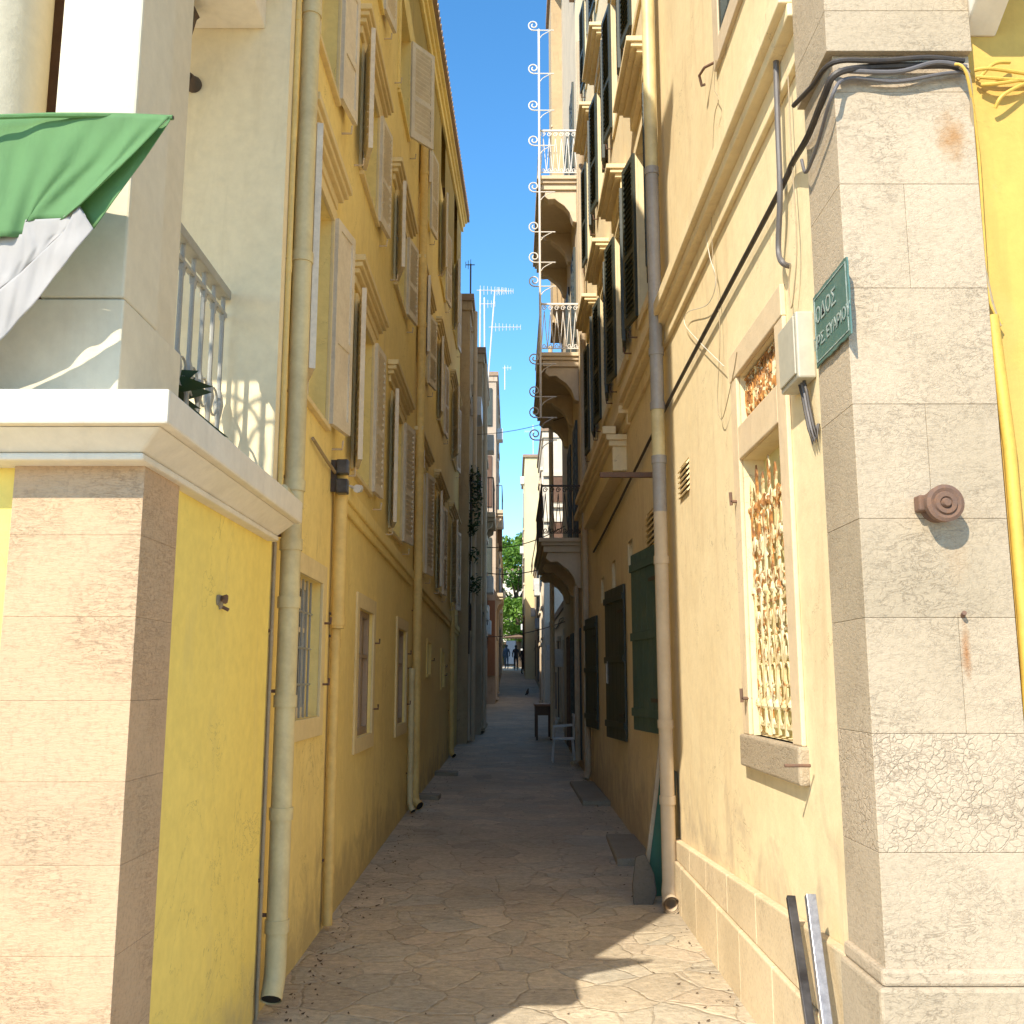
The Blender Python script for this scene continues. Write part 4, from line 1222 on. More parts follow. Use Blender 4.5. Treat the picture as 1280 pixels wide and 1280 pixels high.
# two metal bars leaning at the foot of the limestone corner
def lean_bar(name, p0, p1, w, mat, label, round_=False):
    p0 = Vector(p0); p1 = Vector(p1)
    ez = (p1 - p0).normalized(); ex = Vector((1, 0, 0)); ex = (ex - ez * ex.dot(ez)).normalized(); ey = ez.cross(ex)
    L = (p1 - p0).length
    mb = MB()
    t = .004
    if round_:
        mb.obox(p0, ex, ey, ez, (-w / 2, w / 2), (-w / 2, w / 2), (0, L))
    else:
        mb.obox(p0, ex, ey, ez, (-w / 2, w / 2), (-t, t), (0, L)); mb.obox(p0, ex, ey, ez, (-w / 2, -w / 2 + 2 * t), (t, w * .7), (0, L))
    return tag(mb.build(name, mat, None, bevel=.002), label, 'metal bar')
def wp(x, y, X_):
    r = ray(x, y); t = X_ / r.x; return Vector((r.x * t, r.y * t, EYE + r.z * t))
top1 = wp(994, 1122, xr(3.9) - .07 - .03)
b1 = Vector((top1.x - .13, top1.y - .22, 0.0))
r = ray(1018, 1290); t = -(EYE) / r.z; 
lean_bar('metal_bar', (1.08, 3.70, 0), (1.135, 4.27, .74), .034, 'blackmetal', 'dark metal angle bar leaning on the plinth, the left one')
top2 = wp(1019, 1120, xr(3.9) - .07 - .03)
lean_bar('metal_bar', (1.08, 3.54, 0), (1.13, 3.98, .80), .036, 'galv', 'galvanised square tube leaning on the plinth, the right one', True)

# boards leaning behind the downpipe
bd = thing('green_board', 'bright green painted board leaning upright behind the beige downpipe', 'board', (1.1, 7.6, 0))
def plank(parent, name, pa, pb, w, th, mat, top_w=None):
    pa = Vector(pa); pb = Vector(pb); ez = (pb - pa).normalized(); ex = Vector((0, 1, 0)); ey = ez.cross(ex).normalized()
    top_w = top_w or w; L = (pb - pa).length
    P_ = lambda a, b, c: pa + ex * a + ey * b + ez * c
    return MB().hexa([P_(-w / 2, -th, 0), P_(w / 2, -th, 0), P_(w / 2, th, 0), P_(-w / 2, th, 0), P_(-top_w / 2, -th, L), P_(top_w / 2, -th, L), P_(top_w / 2, th, L), P_(-top_w / 2, th, L)]).build(name, mat, parent, bevel=.003)
MB().prism([(.985, .02), (1.20, .02), (1.21, 1.28), (1.17, 1.28), (1.10, .72)], lambda a, c, k: (a, 7.78 + .025 * k + .06 * c, c)).build('board', 'green', bd, bevel=.003)
MB().prism([(.955, .02), (.985, .02), (1.10, .72), (1.17, 1.27), (1.145, 1.27), (1.065, .70)], lambda a, c, k: (a, 7.765 + .05 * k + .06 * c, c)).build('edge_batten', 'rightdark', bd, bevel=.003)
b2 = MB().prism([(.87, 0), (1.0, 0), (1.04, .10), (1.03, .22), (.97, .36), (.90, .34), (.865, .15)], lambda a, c, k: (a, 7.50 + .03 * k + .25 * c, c)).build('stone_slab', 'slate', None, bevel=.008)
tag(b2, 'broken dark grey stone slab leaning against the green board', 'stone slab')
b2 = plank(None, 'metal_sheet', (1.13, 7.55, .0), (1.20, 7.58, .95), .10, .006, 'shutG', .10)
tag(b2, 'narrow dark metal strip standing between downpipe and wall', 'metal strip')
# garden hose / green stump by the kerb
h_ = MB().tube([(1.17, 8.4, .05), (1.12, 8.35, .25), (1.15, 8.3, .42), (1.17, 8.3, .5)], .02, 8).build('hose', 'shutG2', None, smooth=True)
tag(h_, 'short green hose end by the wall beyond the leaning board', 'hose')

# doorsteps / kerb slabs on the right and left
slab_at([(onG(745, 1032).x, 8.9), (xr(8.9), 8.9), (xr(10.3), 10.3), (.93, 10.3)], .05, 'worn grey stone doorstep near the leaning green board')
slab_at([(.86, 12.6), (xr(12.6), 12.6), (xr(15), 15.0), (.84, 15.0)], .05, 'long grey stone step at the foot of the ochre house farther on')
slab_at([(xl(13.2), 13.2), (-.93, 13.1), (-.92, 13.4), (xl(13.4), 13.42)], .06, 'dark narrow stone step on the left before the second downpipe')
slab_at([(xl(16.2), 16.2), (-.85, 16.1), (-.86, 16.4), (xl(16.4), 16.45)], .06, 'low stone step on the left near the far downpipe')

# ================================================================== balcony house on the right, d > 16.9
bh = thing('balcony_house', 'shaded house with three stacked stone balconies on the right of the alley', 'house', (1.2, 20, 0))
BX = 1.18
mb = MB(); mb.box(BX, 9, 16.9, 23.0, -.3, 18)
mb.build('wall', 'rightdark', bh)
mb = MB(); mb.box(.93, BX, 21.6, 23.0, 9.6, 18); mb.build('projecting_bay', 'brown', bh)  # the bay's shade is put into its brown base colour
mb = MB(); mb.box(.86, 9.2, 16.7, 23.1, 18, 18.2)
mb.build('roof', 'roof', bh)
mb = MB()
for zz_ in (9.6, 11.8, 13.0, 14.4): mb.box(.915, .95, 21.585, 22.99, zz_, zz_ + .05)
mb.build('string_course', 'rightdark', bh)

def balcony(z, rail, full=True, y0=16.95, y1=20.9):
    xo = .46
    mb = MB()
    mb.box(xo, BX, y0, y1, z - .07, z); mb.box(xo + .04, BX, y0 + .04, y1 - .04, z - .13, z - .07)
    mb.box(xo + .08, BX, y0 + .08, y1 - .08, z - .24, z - .13)
    b = mb.build('balcony', 'beige', bh, bevel=.01)
    prof = [(0, 0), (-.56, 0), (-.60, -.10), (-.52, -.17), (-.40, -.16), (-.33, -.22), (-.22, -.30), (-.13, -.42), (-.07, -.60), (0, -.62)]
    prof = [(BX + a, z - .24 + c) for a, c in prof]
    for k in range(3):
        yy = y0 + .12 + k * (y1 - y0 - .45) / 2
        MB().prism(prof, lambda a, c, q: (a, yy + .22 * q, c)).build('bracket', 'beige', b, bevel=.01)
    if rail:
        r = MB(); mat = rail
        zt_ = z + .92
        r.box(xo + .04, xo + .075, y0 + .05, y1 - .05, zt_ - .02, zt_ + .01); r.box(xo + .04, BX, y0 + .05, y0 + .085, zt_ - .02, zt_ + .01)
        r.box(xo + .05, xo + .065, y0 + .05, y1 - .05, z + .08, z + .095); r.box(xo + .05, BX, y0 + .06, y0 + .075, z + .08, z + .095)
        n = 6
        W_ = BX - xo - .05
        for i in range(n):
            x_ = xo + .06 + W_ * i / n
            dx = W_ / n
            if i % 1 == 0:
                r.tube([(x_, y0 + .067, z + .09), (x_ + dx * .5, y0 + .067, z + .78)], .007, 5)
                r.tube([(x_ + dx, y0 + .067, z + .09), (x_ + dx * .5, y0 + .067, z + .78)], .007, 5)
            for zc, s3 in ((z + .84, 1), (z + .13, -1)):
                r.tube([(x_ + dx * .5 + .042 * math.cos(w_) * (1 - w_ / 12), y0 + .067, zc + .05 * math.sin(w_) * (1 - w_ / 12) * s3) for w_ in [q * .55 for q in range(16)]], .008, 5)
        m2 = 26
        for i in range(m2):
            y_ = y0 + .1 + (y1 - y0 - .2) * i / m2
            r.tube([(xo + .057, y_, z + .09), (xo + .057, y_ + (.07 if i % 2 else -.0), z + .9)], .007, 5)
        r.tube([(xo + .055, y0 + .06, z), (xo + .055, y0 + .06, z + .95)], .016, 6)
        r.build('railing', mat, b)
    return b
zB = [onY(700, 672, 16.95).z, onY(700, 440, 16.95).z, onY(700, 219, 16.95).z]
balcony(zB[0], 'iron'); balcony(zB[1], 'whiteiron'); balcony(zB[2], 'whiteiron')
# tall awning frame with scrolls
aw = thing('iron_scrollwork', 'tall white iron post with curled scroll arms in front of the stacked balconies', 'ironwork', (.5, 16.9, zB[0]))
xo = .5
mb = MB().tube([(xo, 16.92, zB[1] - 1.2), (xo, 16.92, onY(677, 38, 16.92).z + .02)], .02, 8)
mb.build('post', 'whiteiron', aw)
for y in (38, 92, 138, 182, 240, 290, 328, 358, 455, 496, 522, 550):
    z_ = onY(676, y, 16.92).z
    m3 = MB()
    m3.tube([(xo + .28, 16.92, z_), (xo - .10, 16.92, z_)], .011, 6)
    pts = []
    for q in range(22):
        w_ = -PI / 2 - q * .42; rr = .105 * (1 - q / 27)
        pts.append((xo - .10 + rr * math.cos(w_), 16.92, z_ + .105 + rr * math.sin(w_)))
    m3.tube(pts, .012, 6)
    pts = [(xo + .02 + .2 * q / 6, 16.92, z_ - .16 + .15 * (q / 6) ** .6) for q in range(7)]
    m3.tube(pts, .008, 5)
    m3.build('scroll_arm', 'whiteiron', aw)
# shuttered openings on the balcony house
def flatwin(house, X_, y0, y1, z0, z1, side, mat='shutG', name='shutter'):
    sg2 = -1 if side == 'R' else 1
    mb = MB(); x = X_
    n = max(6, int((z1 - z0) / .09))
    a, b = sorted((x, x + sg2 * .04))
    mb.box(a, b, y0, y0 + .07, z0, z1); mb.box(a, b, y1 - .07, y1, z0, z1); mb.box(a, b, (y0 + y1) / 2 - .04, (y0 + y1) / 2 + .04, z0, z1)
    a, b = sorted((x, x + sg2 * .035))
    mb.box(a, b, y0 + .07, y1 - .07, z1 - .08, z1); mb.box(a, b, y0 + .07, y1 - .07, z0, z0 + .08)
    for i in range(n):
        zc = z0 + .08 + (z1 - z0 - .16) * (i + .5) / n
        a, b = sorted((x + sg2 * .003, x + sg2 * (.012 + .015 * (i % 2))))
        mb.box(a, b, y0 + .06, y1 - .06, zc - .04, zc + .035)
    return mb.build(name, mat, house)
for z0 in (zB[0] + .02, zB[1] + .02, zB[2] + .02):
    for y in (17.5, 19.4): flatwin(bh, BX - .001, y, y + .9, z0, z0 + 2.2, 'R')
for y in (17.2, 19.0, 20.4): flatwin(bh, BX - .001, y, y + .8, .3, 2.5, 'R', 'shutG' if y < 20 else 'wood', 'door')
mb = MB().tube([(1.1, 17.1, 3.2), (1.1, 17.1, .3), (1.0, 17.0, .25)], .045, 8); mb.build('downpipe', 'grey', bh, smooth=True)
mb = MB().tube([(.86, 21.5, 9), (.86, 21.5, .4)], .05, 8); mb.build('downpipe', 'beige', bh, smooth=True)

# ================================================================== far houses
def farhouse(name, label, side, x, y0, y1, h, mat, wins=(), roof='roof', over=.09, cor=True, face=None, smat='shutG'):
    g0 = gz(y0) - 1.0; rr_ = random.Random(int(y0 * 13 + h))
    hs = thing(name, label, 'house', (x, (y0 + y1) / 2, gz(y0)))
    X2 = x - 8 if side == 'L' else x + 8
    a, b = sorted((x, X2))
    MB().box(a, b, y0, y1, g0, h).build('wall', mat, hs)
    sg2 = 1 if side == 'L' else -1
    c, d = sorted((x + sg2 * over, X2))
    m_ = MB().box(c, d, y0 - over, y1 + .05, h, h + .16); m_.build('roof', roof, hs)
    if cor:
        c, d = sorted((x + sg2 * over * .5, X2)); MB().box(c, d, y0 - over * .5, y1 + .02, h - .22, h).build('cornice', mat, hs)
    for (a_, b_, z0, z1, *mm) in wins:
        w = flatwin(hs, x, a_, b_, z0, z1, side, mm[0] if mm else smat)
        c_, d_ = sorted((x, x + sg2 * .05)); t_ = MB()
        t_.box(c_, d_, a_ - .12, a_ - .004, z0 - .02, z1); t_.box(c_, d_, b_ + .004, b_ + .12, z0 - .02, z1)
        c_, d_ = sorted((x, x + sg2 * .09)); t_.box(c_, d_, a_ - .18, b_ + .18, z1 + .002, z1 + .12); t_.box(c_, d_, a_ - .15, b_ + .15, z0 - .10, z0 - .022)
        t_.build('surround', 'farwhite' if rr_.random() < .5 else 'beige', w)
    for k in range(5):
        yy = rr_.uniform(y0 + .3, y1 - .3); zt_ = rr_.uniform(h * .5, h - .5)
        MB().tube([(x + sg2 * .03, yy, zt_), (x + sg2 * .03, yy + .02, gz(yy) + .3)], rr_.choice((.012, .018, .04)), 5).build('wall_pipe', rr_.choice(('greycable', 'iron', 'canvas', 'beige')), hs)
    for k in range(2):
        yy = rr_.uniform(y0 + .3, y1 - .9); z_ = rr_.uniform(3, h - 1.5); c_, d_ = sorted((x + sg2 * .02, x + sg2 * .26))
        MB().box(c_, d_, yy, yy + .6, z_, z_ + .45).build('cooling_unit', 'whiteplastic', hs, bevel=.01)
    z_ = rr_.uniform(3.0, 3.8); MB().tube([(x + sg2 * .05, y0 + (y1 - y0) * k / 8, z_ - .08 * math.sin(k * 1.7)) for k in range(9)], .014, 5).build('wall_cable', 'blackcable', hs)
    return hs

def farbalc(hs, side, x, y0, y1, z, depth=.6, mat='beige', rail='iron'):
    sg2 = 1 if side == 'L' else -1
    a, b = sorted((x, x + sg2 * depth))
    q = MB().box(a, b, y0, y1, z - .14, z); q.box(a if side == 'R' else a, b, y0 + .06, y1 - .06, z - .24, z - .14)
    bal = q.build('balcony', mat, hs, bevel=.01)
    r = MB(); xo_ = x + sg2 * (depth - .05)
    r.tube([(x, y0 + .04, z + .95), (xo_, y0 + .04, z + .95), (xo_, y1 - .04, z + .95)], .018, 5)
    n = int(depth / .11)
    for i in range(n + 1): r.tube([(x + (xo_ - x) * i / n, y0 + .04, z), (x + (xo_ - x) * i / n, y0 + .04, z + .95)], .010, 4)
    n = int((y1 - y0) / .14)
    for i in range(n): 
        y = y0 + .04 + (y1 - y0 - .08) * i / n; r.tube([(xo_, y, z), (xo_, y, z + .95)], .010, 4)
    r.build('railing', rail, bal)
    for yy in (y0 + .15, y1 - .35):
        prof = [(0, 0), (sg2 * depth * .8, 0), (sg2 * depth * .75, -.12), (sg2 * depth * .35, -.2), (0, -.5)]
        MB().prism([(x + a_, z - .24 + c_) for a_, c_ in prof], lambda a_, c_, k: (a_, yy + .2 * k, c_)).build('bracket', mat, bal)
    return bal

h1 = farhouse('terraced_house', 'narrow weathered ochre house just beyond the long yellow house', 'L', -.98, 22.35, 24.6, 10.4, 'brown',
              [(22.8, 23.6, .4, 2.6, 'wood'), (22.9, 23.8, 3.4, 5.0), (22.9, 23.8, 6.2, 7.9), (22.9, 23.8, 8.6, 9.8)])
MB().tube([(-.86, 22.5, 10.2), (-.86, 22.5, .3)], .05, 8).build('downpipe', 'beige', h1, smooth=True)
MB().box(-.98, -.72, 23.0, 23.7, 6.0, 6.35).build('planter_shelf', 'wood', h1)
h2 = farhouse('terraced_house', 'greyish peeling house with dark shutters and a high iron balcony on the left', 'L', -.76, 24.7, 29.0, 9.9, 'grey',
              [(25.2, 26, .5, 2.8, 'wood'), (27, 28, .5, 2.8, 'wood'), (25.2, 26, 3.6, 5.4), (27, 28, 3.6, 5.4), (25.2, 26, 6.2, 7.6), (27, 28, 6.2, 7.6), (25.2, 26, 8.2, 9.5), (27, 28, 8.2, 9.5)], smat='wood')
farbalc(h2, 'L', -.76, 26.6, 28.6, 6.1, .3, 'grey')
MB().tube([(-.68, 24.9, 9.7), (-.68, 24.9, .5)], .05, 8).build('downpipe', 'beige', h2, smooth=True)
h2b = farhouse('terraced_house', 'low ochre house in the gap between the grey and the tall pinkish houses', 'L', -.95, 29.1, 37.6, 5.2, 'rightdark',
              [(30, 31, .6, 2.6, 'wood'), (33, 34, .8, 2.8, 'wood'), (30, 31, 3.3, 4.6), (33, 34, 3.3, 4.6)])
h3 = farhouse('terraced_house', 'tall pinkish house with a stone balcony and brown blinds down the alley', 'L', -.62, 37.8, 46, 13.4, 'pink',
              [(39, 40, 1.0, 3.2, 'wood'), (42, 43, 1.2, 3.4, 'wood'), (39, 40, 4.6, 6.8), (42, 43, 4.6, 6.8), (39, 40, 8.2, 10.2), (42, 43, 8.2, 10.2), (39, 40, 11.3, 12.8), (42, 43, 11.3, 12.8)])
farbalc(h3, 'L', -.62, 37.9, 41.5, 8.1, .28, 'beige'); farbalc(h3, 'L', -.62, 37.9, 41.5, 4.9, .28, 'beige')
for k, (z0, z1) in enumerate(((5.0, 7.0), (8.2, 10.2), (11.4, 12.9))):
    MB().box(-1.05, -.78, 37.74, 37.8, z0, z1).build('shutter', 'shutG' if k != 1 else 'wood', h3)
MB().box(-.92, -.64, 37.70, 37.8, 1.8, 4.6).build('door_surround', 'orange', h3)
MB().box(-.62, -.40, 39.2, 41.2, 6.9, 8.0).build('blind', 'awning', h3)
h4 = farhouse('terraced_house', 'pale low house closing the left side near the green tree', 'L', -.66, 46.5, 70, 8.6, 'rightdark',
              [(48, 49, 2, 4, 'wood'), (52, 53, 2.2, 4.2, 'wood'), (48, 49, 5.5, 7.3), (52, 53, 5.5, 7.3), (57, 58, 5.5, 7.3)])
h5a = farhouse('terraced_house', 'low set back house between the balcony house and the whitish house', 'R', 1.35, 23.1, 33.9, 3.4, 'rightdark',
              [(24.5, 25.5, .5, 2.6, 'wood'), (28, 29, .6, 2.7, 'wood')])
h5 = farhouse('terraced_house', 'sunlit whitish house with moulded window heads beyond the balconies', 'R', 1.10, 34, 40, 10.2, 'farwhite',
              [(35, 36, .8, 2.8, 'wood'), (37.5, 38.5, .9, 2.9, 'wood'), (35, 36, 4.2, 6.0), (37.5, 38.5, 4.2, 6.0), (35, 36, 7.4, 9.0), (37.5, 38.5, 7.4, 9.0)])
mb = MB(); mb.box(1.04, 2.2, 33.9, 33.99, 8.6, 8.75); mb.box(1.04, 2.2, 33.9, 33.99, 7.0, 7.12); mb.box(1.04, 2.2, 33.9, 33.99, 5.2, 5.3); mb.box(1.38, 1.85, 33.88, 33.99, 7.5, 7.62); mb.build('string_course', 'farwhite', h5)
MB().box(1.42, 1.8, 33.93, 33.99, 5.6, 7.0).build('shutter', 'wood', h5)
MB().box(1.42, 1.8, 33.93, 33.99, 7.7, 8.6).build('shutter', 'wood', h5)
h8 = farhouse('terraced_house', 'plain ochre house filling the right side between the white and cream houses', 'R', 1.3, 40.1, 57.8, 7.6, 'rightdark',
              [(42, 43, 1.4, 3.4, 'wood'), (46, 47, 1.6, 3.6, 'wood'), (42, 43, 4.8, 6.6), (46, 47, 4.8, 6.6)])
h6 = farhouse('terraced_house', 'tall cream sunlit house standing clear against the sky on the right', 'R', .76, 58, 68, 14.7, 'farcream',
              [(60, 61, 5.5, 7.3), (64, 65, 5.5, 7.3), (60, 61, 9, 10.6), (64, 65, 9, 10.6)], cor=False, over=.12)
h7 = farhouse('terraced_house', 'low brown house in shade under the tree on the right', 'R', .95, 68.2, 80, 8.2, 'farwhite',
              [(70, 71, 3.2, 5.2, 'wood'), (74, 75, 3.2, 5.2, 'wood'), (70, 71, 6, 7.5)])
# row closing the square behind the tree
h9 = thing('terraced_house', 'wide pale house at the end of the alley behind the tree', 'house', (0, 108, 3.3))
MB().box(-16, 16, 108, 116, 2, 13.5).build('wall', 'farwhite', h9)
MB().box(-16.3, 16.3, 107.7, 116, 13.5, 13.9).build('roof', 'roof', h9)
for x in (-7.5, -4.5, -1.5, 1.5, 4.5, 7.5):
    for z in (5, 9):
        MB().box(x - .5, x + .5, 107.93, 107.99, z, z + 2).build('window', 'shutG', h9)

# awning rolled under the balcony of the white house
a_ = thing('awning', 'brown canvas awning hanging at the white house beyond the balconies', 'awning', (.7, 33.5, 7))
MB().add([(1.1, 34.4, 8.0), (.72, 34.4, 5.8), (.72, 37, 5.8), (1.1, 37, 8.0)], [(0, 1, 2, 3)]).build('canvas', 'awning', a_).modifiers.new('s', 'SOLIDIFY').thickness = .02
MB().tube([(1.1, 34.4, 8.0), (.72, 34.4, 5.8), (.72, 37, 5.8)], .02, 6).build('frame', 'iron', a_)
MB().add([(.72, 34.4, 5.8), (.72, 34.4, 5.5), (.72, 37, 5.5), (.72, 37, 5.8)], [(0, 1, 2, 3)]).build('valance', 'awning', a_).modifiers.new('s', 'SOLIDIFY').thickness = .01

# ivy on the left beyond the yellow house
def blob_leaves(mb, c, rad, n, size, seed, squash=(1, 1, 1)):
    rnd = random.Random(seed)
    for i in range(n):
        d = Vector((rnd.gauss(0, 1), rnd.gauss(0, 1), rnd.gauss(0, 1))).normalized() * rad * rnd.random() ** .4
        p = Vector(c) + Vector((d.x * squash[0], d.y * squash[1], d.z * squash[2]))
        a = Vector((rnd.gauss(0, 1), rnd.gauss(0, 1), rnd.gauss(0, .6))).normalized(); b = a.cross(Vector((rnd.gauss(0, 1), rnd.gauss(0, 1), rnd.gauss(0, 1)))).normalized()
        s_ = size * rnd.uniform(.6, 1.3)
        mb.add([p - a * s_, p + b * s_ * .5, p + a * s_, p - b * s_ * .5], [(0, 1, 2, 3)])
iv = thing('creeper', 'dark green creeper hanging on the weathered ochre house', 'creeper', (-.9, 22.8, 6))
mb = MB()
for k in (0, 1, 2, 3, 4, 6, 8):
    blob_leaves(mb, (-.86 + .05 * math.sin(k), 22.5 + .1 * math.cos(k * 2), 6.3 - k * .32), .24, 110, .05, k, (.6, 1.3, 1))
mb.build('foliage', 'leaf2', iv)
MB().tube([(-.97, 22.6, 2.2), (-.95, 22.6, 4.5), (-.95, 22.6, 6.3)], .02, 6).build('stem', 'bark', iv)
# hanging plants on far left balcony
# tree
tr = thing('street_tree', 'tall bright green leafy tree at the end of the alley', 'tree', (.4, 84, gz(84)))
zt0 = gz(84)
mb = MB(); mb.tube([(.6, 84, zt0 - .1), (.55, 84, zt0 + 2.5), (.3, 84, zt0 + 5)], [.32, .25, .18], 12)
for k in range(9):
    w_ = k * 2.4; mb.tube([(.35, 84, zt0 + 3.6 + k * .3), (.35 + 1.6 * math.cos(w_), 84 + 1.6 * math.sin(w_), zt0 + 5.4 + k * .45), (.35 + 2.8 * math.cos(w_), 84 + 2.8 * math.sin(w_), zt0 + 6.4 + k * .5)], [.12, .07, .03], 6)
mb.build('trunk', 'bark', tr, smooth=True)
mb = MB(); rnd = random.Random(11)
for k in range(60):
    w_ = rnd.random() * 2 * PI; rr = rnd.random() ** .5 * 4.3; hz = rnd.uniform(-1, 1)
    rr *= math.sqrt(max(.1, 1 - hz * hz))
    blob_leaves(mb, (.3 + rr * math.cos(w_), 84 + rr * math.sin(w_), zt0 + 6.7 + hz * 4.0), rnd.uniform(.7, 1.3), 330, .17, k + 50, (1, 1, .75))
mb.build('crown', 'leaf', tr)

hg = thing('hedge', 'dark clipped hedge closing the far end below the tree', 'hedge', (0, 92, gz(92)))
mb = MB(); mb.box(-5, 6, 92, 92.6, gz(92) - .2, gz(92) + 2.2)
mb.build('stem', 'bark', hg)
mb = MB()
for k in range(22): blob_leaves(mb, (-4.5 + k * .48, 91.9, gz(92) + 1.3), 1.0, 150, .12, 300 + k, (.6, .4, 1.25))
mb.build('foliage', 'leaf2', hg)
tp_ = MB().box(-.45, .35, 79.0, 79.05, gz(79) + .3, gz(79) + 2.1).build('tarpaulin', 'cloth_blue', None); tag(tp_, 'grey blue tarpaulin screen hung up behind the people at the alley end', 'tarpaulin')
# parasol, screens and people at the far end
pr = thing('parasol', 'pale closed parasol and screen at the far end of the alley', 'parasol', (-.1, 76, gz(76)))
g_ = gz(76)
MB().tube([(.3, 76, g_), (.3, 76, g_ + 2.6)], .03, 8).build('pole', 'iron', pr)
MB().lathe((.3, 76, g_ + 2.55), (0, 0, -1), [(0, .03), (.25, 1.1), (.28, 1.1), (.30, 1.06)], 10).build('canopy', 'awning', pr)
MB().lathe((.3, 76, g_), (0, 0, 1), [(0, .25), (.08, .25), (.1, .05)], 12).build('base', 'grey', pr)

def person(px, py, d, facing, label, coat, seed, h=1.7):
    base = Vector((onY(px, py, d).x, d, gz(d)))
    root = thing('person', label, 'person', base)
    k = h / 1.7
    J = {'pel': (0, 0, .92), 'chest': (0, 0, 1.28), 'neck': (0, .0, 1.46), 'head': (0, -.01, 1.60), 'top': (0, 0, 1.70),
         'shL': (.17, 0, 1.38), 'elL': (.24, .03, 1.12), 'haL': (.23, -.05, .86), 'shR': (-.17, 0, 1.38), 'elR': (-.24, .03, 1.12), 'haR': (-.22, -.06, .87),
         'hiL': (.09, 0, .88), 'knL': (.11, -.04, .48), 'anL': (.11, .05, .08), 'toL': (.12, -.10, .03),
         'hiR': (-.09, 0, .88), 'knR': (-.10, .0, .48), 'anR': (-.11, .12, .08), 'toR': (-.12, -.03, .03)}
    rad = {'pel': .14, 'chest': .16, 'neck': .055, 'head': .095, 'top': .06, 'shL': .07, 'elL': .045, 'haL': .035, 'shR': .07, 'elR': .045, 'haR': .035,
           'hiL': .095, 'knL': .06, 'anL': .045, 'toL': .035, 'hiR': .095, 'knR': .06, 'anR': .045, 'toR': .035}
    E = [('pel', 'chest'), ('chest', 'neck'), ('neck', 'head'), ('head', 'top'), ('chest', 'shL'), ('shL', 'elL'), ('elL', 'haL'), ('chest', 'shR'), ('shR', 'elR'), ('elR', 'haR'),
         ('pel', 'hiL'), ('hiL', 'knL'), ('knL', 'anL'), ('anL', 'toL'), ('pel', 'hiR'), ('hiR', 'knR'), ('knR', 'anR'), ('anR', 'toR')]
    names = list(J); rot = Matrix.Rotation(facing, 3, 'Z')
    me = bpy.data.meshes.new('body')
    me.from_pydata([rot @ (Vector(J[n]) * k) for n in names], [(names.index(a), names.index(b)) for a, b in E], [])
    o = bpy.data.objects.new('body', me); COL.objects.link(o); o.parent = root
    o.modifiers.new('skin', 'SKIN')
    for i, n in enumerate(names): me.skin_vertices[0].data[i].radius = (rad[n] * k, rad[n] * k)
    me.skin_vertices[0].data[0].use_root = True
    ss = o.modifiers.new('sub', 'SUBSURF'); ss.levels = 1; ss.render_levels = 1
    me.materials.append(M[coat])
    hd = base + rot @ Vector((0, .01, 1.62)) * k
    MB().lathe(hd + Vector((0, 0, -.02)), (0, 0, 1), [(0, .10), (.05, .108), (.10, .085), (.125, .03)], 12).build('hair', 'dark', root, smooth=True)
    return root
person(645, 820, 70, 0, 'person in dark clothes standing alone in the middle of the far alley', 'cloth_dark', 1)
person(655, 822, 64, .6, 'person in a dark coat walking on the right of the far alley', 'cloth_dark', 2, 1.75)
person(633, 822, 73, -.3, 'person in blue clothes at the left side of the far alley', 'cloth_blue', 3)

# motor scooter-like clutter far: small table with goods
def table(x, y, label, w=.5, l=1.1, h=.75):
    g = gz(y); t = thing('side_table', label, 'table', (x, y, g))
    MB().box(x - w / 2, x + w / 2, y - l / 2, y + l / 2, g + h - .05, g + h).build('table_top', 'orange', t, bevel=.006)
    MB().box(x - w / 2 + .04, x + w / 2 - .04, y - l / 2 + .04, y + l / 2 - .04, g + h - .25, g + h - .05).build('drawer_box', 'wood', t)
    for sx in (-1, 1):
        for sy in (-1, 1):
            MB().box(x + sx * (w / 2 - .05) - .025, x + sx * (w / 2 - .05) + .025, y + sy * (l / 2 - .05) - .025, y + sy * (l / 2 - .05) + .025, g, g + h - .05).build('leg', 'wood', t)
    return t
q = onG(681, 888)
table(.72, 23.6, 'orange brown wooden table standing against the wall on the right', .42, 1.2, .8)
# plastic chair
def chair():
    q = onG(698, 926)
    g = gz(19.2); x, y = .93, 18.6
    g = gz(y)
    c = thing('plastic_chair', 'pale grey plastic garden chair by the right hand wall', 'chair', (x, y, g))
    MB().box(x - .2, x + .2, y - .2, y + .2, g + .40, g + .43).build('seat', 'whiteplastic', c, bevel=.01)
    for sx in (-1, 1):
        for sy in (-1, 1):
            MB().tube([(x + sx * .17, y + sy * .17, g + .40), (x + sx * .2, y + sy * .2, g)], .018, 6).build('leg', 'whiteplastic', c)
        MB().tube([(x - .18, y + sx * .2, g + .42), (x - .17, y + sx * .22, g + .63), (x + .17, y + sx * .22, g + .66)], .016, 6).build('armrest', 'whiteplastic', c)
    b = MB()
    for k in range(5):
        yy = y - .16 + .08 * k; b.box(x + .18, x + .20, yy - .028, yy + .028, g + .43, g + .80)
    b.box(x + .175, x + .205, y - .2, y + .2, g + .80, g + .86)
    b.build('backrest', 'whiteplastic', c, bevel=.005)
chair()
